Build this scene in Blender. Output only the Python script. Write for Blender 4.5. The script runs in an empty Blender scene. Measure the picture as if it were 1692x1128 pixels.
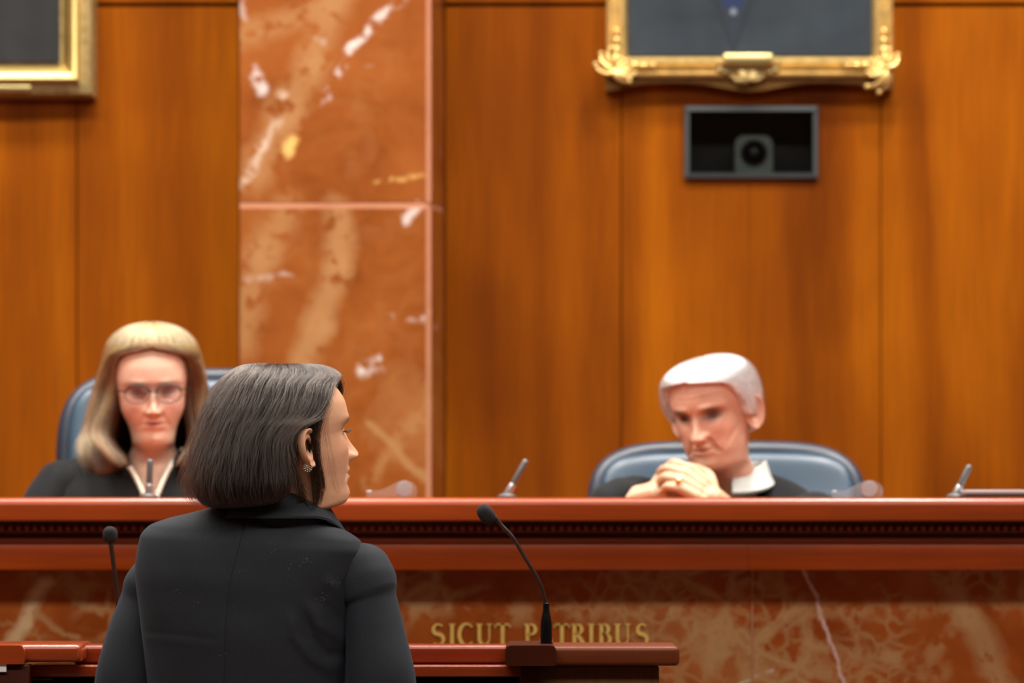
import bpy, bmesh, math, random
import numpy as np
from mathutils import Vector, Matrix

SC = bpy.context.scene
COL = SC.collection
R = math.radians
PI = math.pi

# ------------------------------------------------------------------ camera, world, lights, exposure
FPX, HY, ZC = 9400.0, 826.0, 1.45            # focal length in pixels, horizon row, camera height
cam = bpy.data.cameras.new('camera')
cam.sensor_width = 36.0
cam.lens = 36.0 * FPX / 1692.0
cam.shift_y = (HY - 564.0) / 1692.0
cam.clip_start, cam.clip_end = 0.1, 100
cam.dof.use_dof = True
cam.dof.focus_distance = 9.37
cam.dof.aperture_fstop = 5.0
cam_o = bpy.data.objects.new('camera', cam)
cam_o.location = (0, 0, ZC)
cam_o.rotation_euler = (R(90), 0, 0)
COL.objects.link(cam_o)
SC.camera = cam_o

w = bpy.data.worlds.new('world')
SC.world = w
w.use_nodes = True
w.node_tree.nodes['Background'].inputs[0].default_value = (1.0, 0.9, 0.78, 1)
w.node_tree.nodes['Background'].inputs[1].default_value = 0.1

CEIL = 5.2
def area(name, loc, size, power, col, rot=(0, 0, 0), spread=180):
    l = bpy.data.lights.new(name, 'AREA')
    l.shape = 'RECTANGLE'
    l.size, l.size_y = size
    l.energy = power
    l.color = col
    l.spread = R(spread)
    o = bpy.data.objects.new(name, l)
    o.location = loc
    o.rotation_euler = rot
    COL.objects.link(o)
    return o
WARM = (1.0, 0.93, 0.84)
area('ceiling_light_front', (0, 5.9, CEIL - 0.06), (9.0, 1.1), 430, WARM)
area('ceiling_light_mid', (0, 10.25, CEIL - 0.06), (8.0, 0.5), 430, WARM)
for x in (-0.75, 0.95, 2.6, -2.4):
    area('bench_downlight', (x, 11.35, CEIL - 0.06), (0.35, 0.35), 44, (1.0, 0.95, 0.88), spread=100)

SC.view_settings.view_transform = 'Standard'
SC.view_settings.look = 'None'
SC.view_settings.gamma = 1.0
SC.view_settings.use_curve_mapping = False
SC.view_settings.exposure = 0.0
SC.cycles.use_denoising = True
SC.cycles.max_bounces = 8
SC.cycles.transparent_max_bounces = 12
SC.cycles.sample_clamp_indirect = 6.0

def P(px, py, Y):
    return np.array([(px - 846.0) / FPX * Y, Y, ZC + (HY - py) / FPX * Y])
def PX(px, Y): return (px - 846.0) / FPX * Y
def PZ(py, Y): return ZC + (HY - py) / FPX * Y

# ------------------------------------------------------------------ geometry helpers
class G:
    def __init__(s): s.v, s.f, s.n = [], [], 0
    def add(s, v, f):
        v = np.asarray(v, float).reshape(-1, 3)
        s.v.append(v)
        s.f.extend([tuple(int(i) + s.n for i in q) for q in f])
        s.n += len(v)
        return s
    def V(s): return np.vstack(s.v)
    def box(s, x0, x1, y0, y1, z0, z1, bev=0.0, seg=2):
        bm = bmesh.new()
        bmesh.ops.create_cube(bm, size=1)
        for q in bm.verts:
            q.co = ((x0 + x1) / 2 + q.co.x * (x1 - x0), (y0 + y1) / 2 + q.co.y * (y1 - y0), (z0 + z1) / 2 + q.co.z * (z1 - z0))
        if bev > 0:
            bmesh.ops.bevel(bm, geom=list(bm.edges), offset=bev, segments=seg, profile=0.5, affect='EDGES')
        return s.bm(bm)
    def bm(s, bm, M=None):
        bm.verts.ensure_lookup_table(); bm.verts.index_update()
        v = np.array([q.co[:] for q in bm.verts]); f = [[q.index for q in p.verts] for p in bm.faces]
        bm.free()
        if M is not None: v = v @ np.array(M.to_3x3()).T + np.array(M.translation)
        return s.add(v, f)
    def grid(s, A, cu=False, cv=False, flip=False):       # A: (nu, nv, 3)
        nu, nv = A.shape[:2]
        f = []
        for i in range(nu if cu else nu - 1):
            for j in range(nv if cv else nv - 1):
                a, b, c, d = i * nv + j, ((i + 1) % nu) * nv + j, ((i + 1) % nu) * nv + (j + 1) % nv, i * nv + (j + 1) % nv
                f.append((a, d, c, b) if flip else (a, b, c, d))
        return s.add(A.reshape(-1, 3), f)
    def tube(s, path, rad, seg=12, flat=1.0, up=None, cap=3, smooth=0):
        """tapered round tube with domed ends; flat scales the radius along the second axis"""
        path = np.asarray(path, float); rad = np.asarray(rad, float) * np.ones(len(path))
        if smooth:
            t = np.arange(len(path)); tq = np.linspace(0, len(path) - 1, (len(path) - 1) * smooth + 1)
            path = np.stack([pchip(t, path[:, k], tq) for k in range(3)], 1); rad = pchip(t, rad, tq)
        d = np.gradient(path, axis=0); d /= np.linalg.norm(d, axis=1)[:, None]
        u = np.array(up if up is not None else ((0, 0, 1) if abs(d[0][2]) < .9 else (0, 1, 0)), float)
        fr = []
        for k in range(len(path)):
            u = u - d[k] * (u @ d[k]); u /= np.linalg.norm(u)
            fr.append((u.copy(), np.cross(d[k], u)))
        rings = []
        a = np.linspace(0, 2 * PI, seg, endpoint=False)
        def ring(c, r, k):
            e1, e2 = fr[k]
            return c + np.outer(np.cos(a) * r * flat, e1) + np.outer(np.sin(a) * r, e2)
        for q in range(cap, 0, -1):
            t = q / (cap + .35) * PI / 2
            rings.append(ring(path[0] - d[0] * rad[0] * math.sin(t) * .9, rad[0] * math.cos(t), 0))
        for k in range(len(path)): rings.append(ring(path[k], rad[k], k))
        for q in range(1, cap + 1):
            t = q / (cap + .35) * PI / 2
            rings.append(ring(path[-1] + d[-1] * rad[-1] * math.sin(t) * .9, rad[-1] * math.cos(t), -1))
        A = np.array(rings)
        n0 = s.n
        s.grid(A, cv=True)
        s.f.append(tuple(n0 + i for i in range(seg)))
        last = n0 + (len(rings) - 1) * seg
        s.f.append(tuple(last + i for i in range(seg - 1, -1, -1)))
        return s
    def ell(s, c, r, M=None, nu=16, nv=10, p=2.0):
        th = np.linspace(0, PI, nv + 1)[1:-1]; ph = np.linspace(0, 2 * PI, nu, endpoint=False)
        sg = lambda q, e: np.sign(q) * np.abs(q) ** e
        T, F = np.meshgrid(th, ph, indexing='ij'); e = 2.0 / p
        A = np.stack([sg(np.sin(T), e) * sg(np.cos(F), e) * r[0], sg(np.sin(T), e) * sg(np.sin(F), e) * r[1], sg(np.cos(T), e) * r[2]], -1)
        top, bot = np.array([0, 0, r[2]]), np.array([0, 0, -r[2]])
        if M is not None: A = A @ M.T; top = M @ top; bot = M @ bot
        c = np.array(c, float)
        n0 = s.n
        s.grid(A + c, cv=True)
        s.add([top + c, bot + c], [])
        t, b = s.n - 2, s.n - 1
        L = n0 + (nv - 2) * nu
        for j in range(nu):
            s.f.append((t, n0 + j, n0 + (j + 1) % nu)); s.f.append((b, L + (j + 1) % nu, L + j))
        return s
    def prism(s, poly, y0, y1):                          # polygon in XZ extruded along Y
        n = len(poly)
        v = [(x, y0, z) for x, z in poly] + [(x, y1, z) for x, z in poly]
        f = [tuple(range(n)), tuple(range(2 * n - 1, n - 1, -1))] + [(i, i + n, (i + 1) % n + n, (i + 1) % n) for i in range(n)]
        return s.add(v, f)
    def prism_x(s, poly, x0, x1):                        # polygon in YZ extruded along X
        n = len(poly)
        v = [(x0, y, z) for y, z in poly] + [(x1, y, z) for y, z in poly]
        f = [tuple(range(n)), tuple(range(2 * n - 1, n - 1, -1))] + [(i, i + n, (i + 1) % n + n, (i + 1) % n) for i in range(n)]
        return s.add(v, f)
    def lathe(s, prof, c, M=None, seg=20):
        a = np.linspace(0, 2 * PI, seg, endpoint=False)
        A = np.array([[(r * math.cos(t), r * math.sin(t), z) for t in a] for r, z in prof])
        if M is not None: A = A @ M.T
        n0 = s.n
        s.grid(A + np.array(c, float), cv=True, flip=True)
        s.f.append(tuple(n0 + i for i in range(seg - 1, -1, -1)))
        L = n0 + (len(prof) - 1) * seg
        s.f.append(tuple(L + i for i in range(seg)))
        return s

def pchip(x, y, xq):
    x = np.asarray(x, float); y = np.asarray(y, float)
    h = np.diff(x); d = np.diff(y) / h
    m = np.zeros(len(x)); m[0], m[-1] = d[0], d[-1]
    if len(x) > 2:
        a, b = d[:-1], d[1:]
        ok = a * b > 0
        w1, w2 = 2 * h[1:] + h[:-1], h[1:] + 2 * h[:-1]
        m[1:-1] = np.where(ok, (w1 + w2) / np.where(ok, w1 / np.where(a == 0, 1, a) + w2 / np.where(b == 0, 1, b), 1), 0)
    xq = np.clip(np.asarray(xq, float), x[0], x[-1])
    k = np.clip(np.searchsorted(x, xq) - 1, 0, len(h) - 1)
    t = (xq - x[k]) / h[k]
    return y[k] * (2 * t**3 - 3 * t**2 + 1) + m[k] * h[k] * (t**3 - 2 * t**2 + t) + y[k + 1] * (-2 * t**3 + 3 * t**2) + m[k + 1] * h[k] * (t**3 - t**2)

def sm(e0, e1, x):
    t = np.clip((np.asarray(x, float) - e0) / (e1 - e0), 0, 1)
    return t * t * (3 - 2 * t)
def gs(x, s): return np.exp(-(np.asarray(x, float) / s) ** 2)

def mesh(name, g, mat, smooth=True, col=None, recalc=True):
    V = g.V() if isinstance(g, G) else np.asarray(g[0]); F = g.f if isinstance(g, G) else g[1]
    me = bpy.data.meshes.new(name)
    me.from_pydata(V.tolist(), [], F)
    if recalc:
        bm = bmesh.new(); bm.from_mesh(me)
        bmesh.ops.recalc_face_normals(bm, faces=bm.faces)
        bm.to_mesh(me); bm.free()
    if smooth == 'auto':
        me.polygons.foreach_set('use_smooth', np.ones(len(me.polygons), bool))
        me.set_sharp_from_angle(angle=R(38))
    elif smooth:
        me.polygons.foreach_set('use_smooth', np.ones(len(me.polygons), bool))
    if mat is not None: me.materials.append(mat)
    if col is not None:
        at = me.color_attributes.new('Col', 'FLOAT_COLOR', 'POINT')
        at.data.foreach_set('color', np.hstack([col, np.ones((len(col), 1))]).astype(np.float32).ravel())
    me.update()
    return me

def wl(o):
    L = np.zeros(3)
    while o is not None: L += np.array(o.location); o = o.parent
    return L

def part(name, g, mat, parent=None, smooth='auto', col=None, recalc=True):
    """one mesh object; the geometry is given in world coordinates"""
    V = g.V() if isinstance(g, G) else np.asarray(g[0], float)
    F = g.f if isinstance(g, G) else g[1]
    L = wl(parent) if parent is not None else np.zeros(3)
    o = bpy.data.objects.new(name, mesh(name, (V - L, F), mat, smooth, col, recalc))
    o.parent = parent
    COL.objects.link(o)
    return o

def tag(o, label=None, cat=None, group=None, kind=None):
    if label: o['label'] = label
    if cat: o['category'] = cat
    if group: o['group'] = group
    if kind: o['kind'] = kind
    return o
def thing(name, loc, label, cat, group=None):
    o = bpy.data.objects.new(name, None)
    o.location = Vector([float(q) for q in loc]); o.empty_display_size = .1
    COL.objects.link(o)
    return tag(o, label, cat, group)
def struct(name, g, mat, **k):
    return tag(part(name, g, mat, **k), kind='structure')
def copy_tree(o, parent=None):
    c = o.copy(); COL.objects.link(c); c.parent = parent
    for ch in o.children: copy_tree(ch, c)
    return c

def voxel(g, size, smooth_it=2):
    me = mesh('temporary', g, None, smooth=False)
    o = bpy.data.objects.new('temporary', me); COL.objects.link(o)
    m = o.modifiers.new('r', 'REMESH'); m.mode = 'VOXEL'; m.voxel_size = size
    if smooth_it:
        s = o.modifiers.new('s', 'SMOOTH'); s.iterations = smooth_it; s.factor = .5
    ev = o.evaluated_get(bpy.context.evaluated_depsgraph_get()); em = ev.to_mesh()
    V = np.empty(len(em.vertices) * 3); em.vertices.foreach_get('co', V)
    F = [tuple(p.vertices) for p in em.polygons]
    ev.to_mesh_clear()
    bpy.data.objects.remove(o); bpy.data.meshes.remove(me)
    return V.reshape(-1, 3), F

def rotz(a): c, s = math.cos(a), math.sin(a); return np.array([[c, -s, 0], [s, c, 0], [0, 0, 1.0]])
def rotx(a): c, s = math.cos(a), math.sin(a); return np.array([[1.0, 0, 0], [0, c, -s], [0, s, c]])
def roty(a): c, s = math.cos(a), math.sin(a); return np.array([[c, 0, s], [0, 1.0, 0], [-s, 0, c]])
def frame_to(d):
    d = np.array(d, float); d /= np.linalg.norm(d)
    u = np.array((0, 0, 1.0)) if abs(d[2]) < .9 else np.array((0, 1.0, 0))
    x = np.cross(u, d); x /= np.linalg.norm(x); y = np.cross(d, x)
    return np.stack([x, y, d], 1)                        # columns; local z -> d

# ------------------------------------------------------------------ material helpers
class NT:
    def __init__(s, name):
        s.m = bpy.data.materials.new(name); s.m.use_nodes = True
        s.t = s.m.node_tree; s.n = s.t.nodes
        s.b = s.n['Principled BSDF']
    def node(s, typ, **k):
        q = s.n.new(typ)
        for a, b in k.items(): setattr(q, a, b)
        return q
    def put(s, sock, val):
        if isinstance(val, bpy.types.NodeSocket): s.t.links.new(val, sock)
        else:
            if hasattr(sock.default_value, '__len__') and len(sock.default_value) == 4 and len(val) == 3: val = (*val, 1)
            sock.default_value = val
    def set(s, **k):
        for a, b in k.items(): s.put(s.b.inputs[a.replace('_', ' ')], b)
        return s
    def math(s, op, a, b=0.0, c=None, clamp=False):
        q = s.node('ShaderNodeMath', operation=op, use_clamp=clamp)
        s.put(q.inputs[0], a); s.put(q.inputs[1], b)
        if c is not None: s.put(q.inputs[2], c)
        return q.outputs[0]
    def vm(s, op, a, b=None, scale=None):
        q = s.node('ShaderNodeVectorMath', operation=op)
        s.put(q.inputs[0], a)
        if b is not None: s.put(q.inputs[1], b)
        if scale is not None: s.put(q.inputs['Scale'], scale)
        return q.outputs['Value'] if op in ('DOT_PRODUCT', 'LENGTH', 'DISTANCE') else q.outputs[0]
    def pos(s, sc=(1, 1, 1), off=(0, 0, 0)):
        g = s.node('ShaderNodeNewGeometry')
        q = s.node('ShaderNodeMapping'); q.inputs['Scale'].default_value = sc; q.inputs['Location'].default_value = off
        s.t.links.new(g.outputs['Position'], q.inputs[0]); return q.outputs[0]
    def obj(s, sc=(1, 1, 1), off=(0, 0, 0)):
        g = s.node('ShaderNodeTexCoord')
        q = s.node('ShaderNodeMapping'); q.inputs['Scale'].default_value = sc; q.inputs['Location'].default_value = off
        s.t.links.new(g.outputs['Object'], q.inputs[0]); return q.outputs[0]
    def noise(s, vec, scale, detail=4, rough=.55, dist=0.0, color=False):
        q = s.node('ShaderNodeTexNoise')
        s.put(q.inputs['Vector'], vec); q.inputs['Scale'].default_value = scale; q.inputs['Detail'].default_value = detail
        q.inputs['Roughness'].default_value = rough; q.inputs['Distortion'].default_value = dist
        return q.outputs['Color' if color else 'Fac']
    def ramp(s, fac, *stops, interp='LINEAR'):
        q = s.node('ShaderNodeValToRGB'); q.color_ramp.interpolation = interp
        s.put(q.inputs[0], fac); e = q.color_ramp.elements
        while len(e) < len(stops): e.new(.5)
        for k, (p, c) in enumerate(stops):
            e[k].position = p; e[k].color = (c, c, c, 1) if not hasattr(c, '__len__') else (*c, 1)
        return q.outputs[0]
    def mix(s, fac, a, b, mode='MIX'):
        q = s.node('ShaderNodeMix', data_type='RGBA', blend_type=mode)
        s.put(q.inputs[0], fac); s.put(q.inputs[6], a); s.put(q.inputs[7], b)
        return q.outputs[2]
    def bump(s, h, strength=.2, dist=.002):
        q = s.node('ShaderNodeBump'); q.inputs['Strength'].default_value = strength; q.inputs['Distance'].default_value = dist
        s.put(q.inputs['Height'], h); s.put(s.b.inputs['Normal'], q.outputs[0]); return s

def plain(name, col, rough=.5, metal=0.0, var=.12, scale=14, bump=.06, **k):
    m = NT(name)
    n = m.noise(m.obj(), scale, 4)
    m.set(Base_Color=m.mix(m.ramp(n, (.3, 1 - var), (.7, 1 + var * .4)), (0, 0, 0), col, 'MIX'), Roughness=rough, Metallic=metal)
    for a, b in k.items(): m.put(m.b.inputs[a.replace('_', ' ')], b)
    if bump: m.bump(m.noise(m.obj(), scale * 12, 3), bump, .0008)
    return m.m

def wood(name, cols, along, scale=1.0, rough=.35, coat=.3, fine=1.0, streak=5.0, spec=.3):
    m = NT(name)
    st = [streak] * 3; st['xyz'.index(along)] = .35
    big = m.noise(m.pos(tuple(q * scale for q in st)), 1.0, 2, .5, .6)
    patch = m.noise(m.pos((1.4, 1.4, .9), (3, 1, 7)), 1.6, 3, .5, .3)
    ff = [150 * fine] * 3; ff['xyz'.index(along)] = 5
    grain = m.noise(m.pos(tuple(ff)), 1.0, 3, .6)
    v = m.math('ADD', m.math('MULTIPLY', big, .62), m.math('MULTIPLY', patch, .38))
    c = m.ramp(v, (.34, cols[0]), (.5, cols[1]), (.66, cols[2]))
    c = m.mix(.55, c, m.ramp(grain, (.3, .62), (.7, 1.1)), 'MULTIPLY')
    m.set(Base_Color=c, Roughness=m.ramp(grain, (.3, rough + .05), (.7, rough - .03)), Coat_Weight=coat, Coat_Roughness=.22)
    m.b.inputs['Specular IOR Level'].default_value = spec
    m.bump(grain, .08, .0006)
    return m.m

def marble(name, base, tan, pale, veins=(), blobs=(), net=.5, off=(0, 0, 0), rough=.18, cloud=(.52, .66), vein_col=(.75, .62, .5), spec=.5):
    m = NT(name)
    p0 = m.pos(off=off)
    wob = m.vm('SCALE', m.vm('SUBTRACT', m.noise(p0, 9, 4, .6, color=True), (.5, .5, .5)), scale=.09)
    p = m.vm('ADD', p0, wob)
    c = m.ramp(m.noise(p0, 5, 6, .62, .5), (.32, base[0]), (.5, base[1]), (.68, base[2]))
    cl = m.ramp(m.noise(p, 2.3, 5, .6, 1.2), (cloud[0], 0.0), (cloud[1], 1.0))
    c = m.mix(m.math('MULTIPLY', cl, .28 if net > .5 else .5), c, tan)
    vo = m.node('ShaderNodeTexVoronoi', feature='DISTANCE_TO_EDGE'); m.put(vo.inputs['Vector'], p); vo.inputs['Scale'].default_value = 13
    patch = m.ramp(m.noise(p0, 3.1, 3, .5, .4), (.49, 0.0), (.6, 1.0))
    nt = m.math('MULTIPLY', m.ramp(vo.outputs['Distance'], (.02, 1.0), (.17, 0.0)), patch)
    c = m.mix(m.math('MULTIPLY', nt, net), c, tan)
    if net > .5:
        v2 = m.node('ShaderNodeTexVoronoi', feature='DISTANCE_TO_EDGE'); m.put(v2.inputs['Vector'], p); v2.inputs['Scale'].default_value = 27
        pt2 = m.ramp(m.noise(p0, 4.3, 3, .5, .4), (.50, 0.0), (.60, 1.0))
        c = m.mix(m.math('MULTIPLY', m.math('MULTIPLY', m.ramp(v2.outputs['Distance'], (.02, 1.0), (.2, 0.0)), pt2), net * .6), c, tan)
    br = m.noise(p0, 26, 4, .6)
    pv_ = m.vm('ADD', m.pos(), m.vm('SCALE', wob, scale=.7))
    def seg(a, b):
        A = (a[0], 0, a[1]); BA = (b[0] - a[0], 0, b[1] - a[1]); L2 = BA[0]**2 + BA[2]**2
        q = m.vm('MULTIPLY', pv_, (1, 0, 1))
        pa = m.vm('SUBTRACT', q, A)
        t = m.math('DIVIDE', m.vm('DOT_PRODUCT', pa, BA), L2, clamp=True)
        return m.vm('LENGTH', m.vm('SUBTRACT', pa, m.vm('SCALE', BA, scale=t)))
    for a, b, wd, colr, amt, broken in veins:
        d = seg(a, b)
        k = m.ramp(m.math('DIVIDE', d, wd), (.25, 1.0), (1.0, 0.0))
        if broken: k = m.math('MULTIPLY', k, m.ramp(br, (broken - .05, 0.0), (broken + .06, 1.0)))
        c = m.mix(m.math('MULTIPLY', k, amt), c, colr)
    sp = m.ramp(m.noise(p0, 11, 2, .5, .3), (.70, 0.0), (.75, 1.0))
    c = m.mix(m.math('MULTIPLY', sp, spec), c, pale)
    m.set(Base_Color=c, Roughness=rough, Coat_Weight=.06, Coat_Roughness=.1)
    m.b.inputs['Specular IOR Level'].default_value = .25
    return m.m

def colmat(name, rough=.45, sss=.0, bump=.15, bscale=350, spec=.4, mult=None):
    m = NT(name)
    a = m.node('ShaderNodeAttribute', attribute_name='Col')
    n = m.noise(m.obj(), 60, 4)
    m.set(Base_Color=m.mix(.5, a.outputs['Color'], m.ramp(n, (.3, .86), (.7, 1.08)), 'MULTIPLY'), Roughness=rough)
    m.b.inputs['Specular IOR Level'].default_value = spec
    if sss:
        m.b.inputs['Subsurface Weight'].default_value = sss
        m.b.inputs['Subsurface Radius'].default_value = (1.0, .35, .18)
        m.b.inputs['Subsurface Scale'].default_value = .006
    m.bump(m.noise(m.obj(), bscale, 3), bump, .0006)
    return m.m

M = {}
M['panel'] = wood('cherry_panel_veneer', [(.130, .027, .0005), (.225, .053, .0009), (.34, .094, .0018)], 'z', 1.0, .5, .0, spec=.06)
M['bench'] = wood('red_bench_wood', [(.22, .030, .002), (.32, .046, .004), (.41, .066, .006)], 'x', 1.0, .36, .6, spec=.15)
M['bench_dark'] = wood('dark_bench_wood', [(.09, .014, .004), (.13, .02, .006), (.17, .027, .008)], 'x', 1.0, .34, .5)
M['lectern'] = wood('glossy_lectern_wood', [(.19, .022, .004), (.27, .036, .006), (.34, .052, .008)], 'x', 1.2, .26, .7)
M['lectern_wing'] = wood('brown_lectern_wood', [(.085, .017, .004), (.115, .024, .0055), (.145, .030, .007)], 'x', 1.2, .45, .05, spec=.18)
M['lectern_dark'] = wood('dark_lectern_wood', [(.030, .006, .003), (.042, .008, .003), (.055, .010, .004)], 'z', 1.2, .4, .05, spec=.12)
M['lectern_panel'] = wood('dull_lectern_board', [(.075, .034, .014), (.10, .045, .018), (.12, .055, .022)], 'z', 1.0, .7, 0, spec=.1)
M['gold'] = plain('gilt', (.84, .60, .22), .40, .7, .3, 40, .25)
M['gold_bright'] = plain('polished_gilt', (.95, .74, .28), .34, .95, .12, 10, .05)
M['gold_aged'] = plain('aged_gilt', (.46, .34, .14), .5, .6, .4, 60, .3)
M['gold_rim'] = plain('dark_gilt_rim', (.22, .11, .025), .5, .6, .3, 40, .2)
M['brass'] = plain('pale_brass', (.85, .72, .32), .28, 1.0, .08, 20, .02)
M['letter'] = plain('gilded_letter', (.85, .60, .15), .42, .2, .15, 40, .05)
M['lens_black'] = plain('lens_black', (.004, .004, .005), .35)
M['lens_black'].node_tree.nodes['Principled BSDF'].inputs['Specular IOR Level'].default_value = .1
M['black'] = plain('matte_black', (.006, .006, .007), .6)
M['foam'] = plain('black_foam', (.006, .006, .0065), .95, 0, .3, 120, .6)
M['rod'] = plain('black_bronze_rod', (.035, .018, .013), .32, .4)
M['grey_metal'] = plain('grey_metal', (.045, .056, .062), .45, .3)
M['mic_grey'] = plain('grey_mic_tube', (.13, .14, .145), .42, .5)
M['steel'] = plain('pale_steel', (.45, .46, .48), .3, .8)
M['laptop'] = plain('pale_grey_case', (.42, .43, .46), .4, .2)
M['tape_highlight'] = plain('pale_highlight_roll', (.50, .47, .48), .2)
M['paper'] = plain('white_paper', (.75, .77, .8), .8)
M['leather'] = plain('blue_leather', (.020, .050, .086), .42, 0, .2, 9, .25, Coat_Weight=.15, Coat_Roughness=.3)
M['leather_dark'] = plain('navy_leather', (.018, .026, .045), .42, 0, .2, 9, .25)
M['robe'] = plain('black_robe_cloth', (.0065, .0078, .0092), .85, 0, .25, 30, .3, Sheen_Weight=.03)
M['robe'].node_tree.nodes['Principled BSDF'].inputs['Specular IOR Level'].default_value = .25
M['shirt'] = plain('white_shirt_cloth', (.52, .55, .53), .8, 0, .05, 30, .1)
M['pearl'] = plain('pearl', (.80, .78, .66), .22, 0, .06, 8, 0, Coat_Weight=.5)
M['wall'] = plain('tan_wall_paint', (.26, .15, .08), .8, 0, .05, 6, .1)
M['ceiling'] = plain('white_ceiling', (.72, .66, .58), .9, 0, .04, 6, .1)
M['carpet'] = plain('brown_carpet', (.12, .06, .045), .95, 0, .3, 60, .5)
M['skin'] = colmat('skin', .48, .12, .12, 300)
M['dress'] = plain('dark_trousers', (.012, .013, .016), .8)
M['shoe'] = plain('black_shoe_leather', (.008, .008, .009), .3)
m = NT('clear_acrylic'); m.set(Base_Color=(.97, .97, .98), Roughness=.06, IOR=1.47); m.b.inputs['Transmission Weight'].default_value = .9; M['acrylic'] = m.m
def thin_glass(name, col, tint, gloss=.12):
    m = NT(name)
    t = m.node('ShaderNodeBsdfTransparent'); t.inputs[0].default_value = (*tint, 1)
    g = m.node('ShaderNodeBsdfGlossy'); g.inputs['Roughness'].default_value = .05; g.inputs[0].default_value = (*col, 1)
    f = m.node('ShaderNodeFresnel'); f.inputs[0].default_value = 1.45
    mx = m.node('ShaderNodeMixShader')
    m.t.links.new(f.outputs[0], mx.inputs[0]); m.t.links.new(t.outputs[0], mx.inputs[1]); m.t.links.new(g.outputs[0], mx.inputs[2])
    m.t.links.new(mx.outputs[0], m.n['Material Output'].inputs[0])
    return m.m
M['lens'] = thin_glass('spectacle_lens', (.9, .9, .9), (.93, .92, .94))
M['pane'] = thin_glass('smoked_pane', (.6, .6, .6), (.92, .95, .95))
# jacket: dark navy worsted with a fine weave
m = NT('charcoal_worsted')
oc = m.pos()
wv = m.math('MULTIPLY', m.math('SINE', m.vm('DOT_PRODUCT', oc, (2600, 2600, 2200))), m.math('SINE', m.vm('DOT_PRODUCT', oc, (-2200, 2600, 2600))))
n1 = m.noise(oc, 900, 2, .7); n2 = m.noise(oc, 9, 3)
m.set(Base_Color=m.mix(1.0, m.ramp(n1, (.25, (.0054, .0074, .0108)), (.75, (.0165, .0220, .031))), m.ramp(n2, (.3, .85), (.7, 1.1)), 'MULTIPLY'), Roughness=.78, Sheen_Weight=.06, Sheen_Roughness=.45)
m.b.inputs['Sheen Tint'].default_value = (.55, .7, .9, 1); m.b.inputs['Specular IOR Level'].default_value = .28
m.bump(m.math('ADD', m.math('MULTIPLY', wv, .3), n1), .25, .0004)
M['jacket'] = m.m
M['seam'] = plain('seam_thread', (.004, .0045, .006), .9)
M['lint'] = plain('white_lint', (.3, .3, .3), .9)
def hairmat(name, col, rough=.3, ior=1.5):
    m = NT(name)
    h = m.node('ShaderNodeBsdfHairPrincipled')
    h.parametrization = 'COLOR'; h.inputs['IOR'].default_value = ior
    hi = m.node('ShaderNodeHairInfo')
    rr = m.ramp(hi.outputs['Random'], (0, tuple(q * .3 for q in col)), (.6, col), (1, tuple(min(1, q * 2.2) for q in col)))
    m.put(h.inputs['Color'], rr)
    h.inputs['Roughness'].default_value = rough; h.inputs['Radial Roughness'].default_value = .45
    h.inputs['Random Roughness'].default_value = .2
    m.t.links.new(h.outputs[0], m.n['Material Output'].inputs[0])
    return m.m
def shellmat(name, col, rough=.5):
    m = NT(name)
    n = m.noise(m.obj((90, 90, 6)), 1, 3)
    m.set(Base_Color=m.mix(1.0, col, m.ramp(n, (.3, .5), (.7, 1.2)), 'MULTIPLY'), Roughness=rough)
    m.bump(n, .4, .002)
    return m.m
M['hair_dark'] = hairmat('dark_brown_hair', (.0095, .0075, .0068), .24, 1.4)
M['hair_loose_highlight'] = hairmat('loose_highlight_hair', (.040, .031, .026), .28, 1.5)  # loose strands coloured lighter to paint in strand highlights
M['shell_dark'] = shellmat('dark_brown_hair_mass', (.006, .004, .0035), .6)
M['hair_blond'] = hairmat('honey_brown_hair', (.50, .31, .13), .35)
M['shell_blond'] = shellmat('honey_brown_hair_mass', (.09, .046, .018), .6)
M['hair_brown'] = hairmat('brown_shaded_root_hair', (.13, .07, .032), .35)  # darker brown paints the shaded root zone round the face
M['hair_white'] = hairmat('white_hair', (.80, .81, .83), .4)
M['shell_white'] = shellmat('white_hair_mass', (.74, .75, .79), .6)

# ------------------------------------------------------------------ room shell
YW, YPIL, YB = 13.0, 12.8, 10.9
XR = 5.5
struct('floor', G().box(-XR, XR, -3.2, 13.5, -.1, 0), M['carpet'], smooth=False)
struct('ceiling', G().box(-XR, XR, -3.2, 13.5, CEIL, CEIL + .1), M['ceiling'], smooth=False)
struct('wall_left', G().box(-XR - .1, -XR, -3.2, 13.5, 0, CEIL), M['wall'], smooth=False)
struct('wall_right', G().box(XR, XR + .1, -3.2, 13.5, 0, CEIL), M['wall'], smooth=False)
struct('wall_front', G().box(-XR, XR, -3.3, -3.2, 0, CEIL), M['wall'], smooth=False)
wall = struct('wall_back', G().box(-XR, XR, 13.22, 13.5, 0, CEIL), M['panel'], smooth=False)
zg = PZ(8, YW)                                         # horizontal groove over the tall panels
nx0, nx1, nz0, nz1 = PX(1133, YW), PX(1349, YW), PZ(292, YW), PZ(178, YW)
edges_px = [-1900, -1485, -1057, -629, -301, 127, 395, 735, 1027, 1455, 1883, 2311, 2739]
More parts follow.
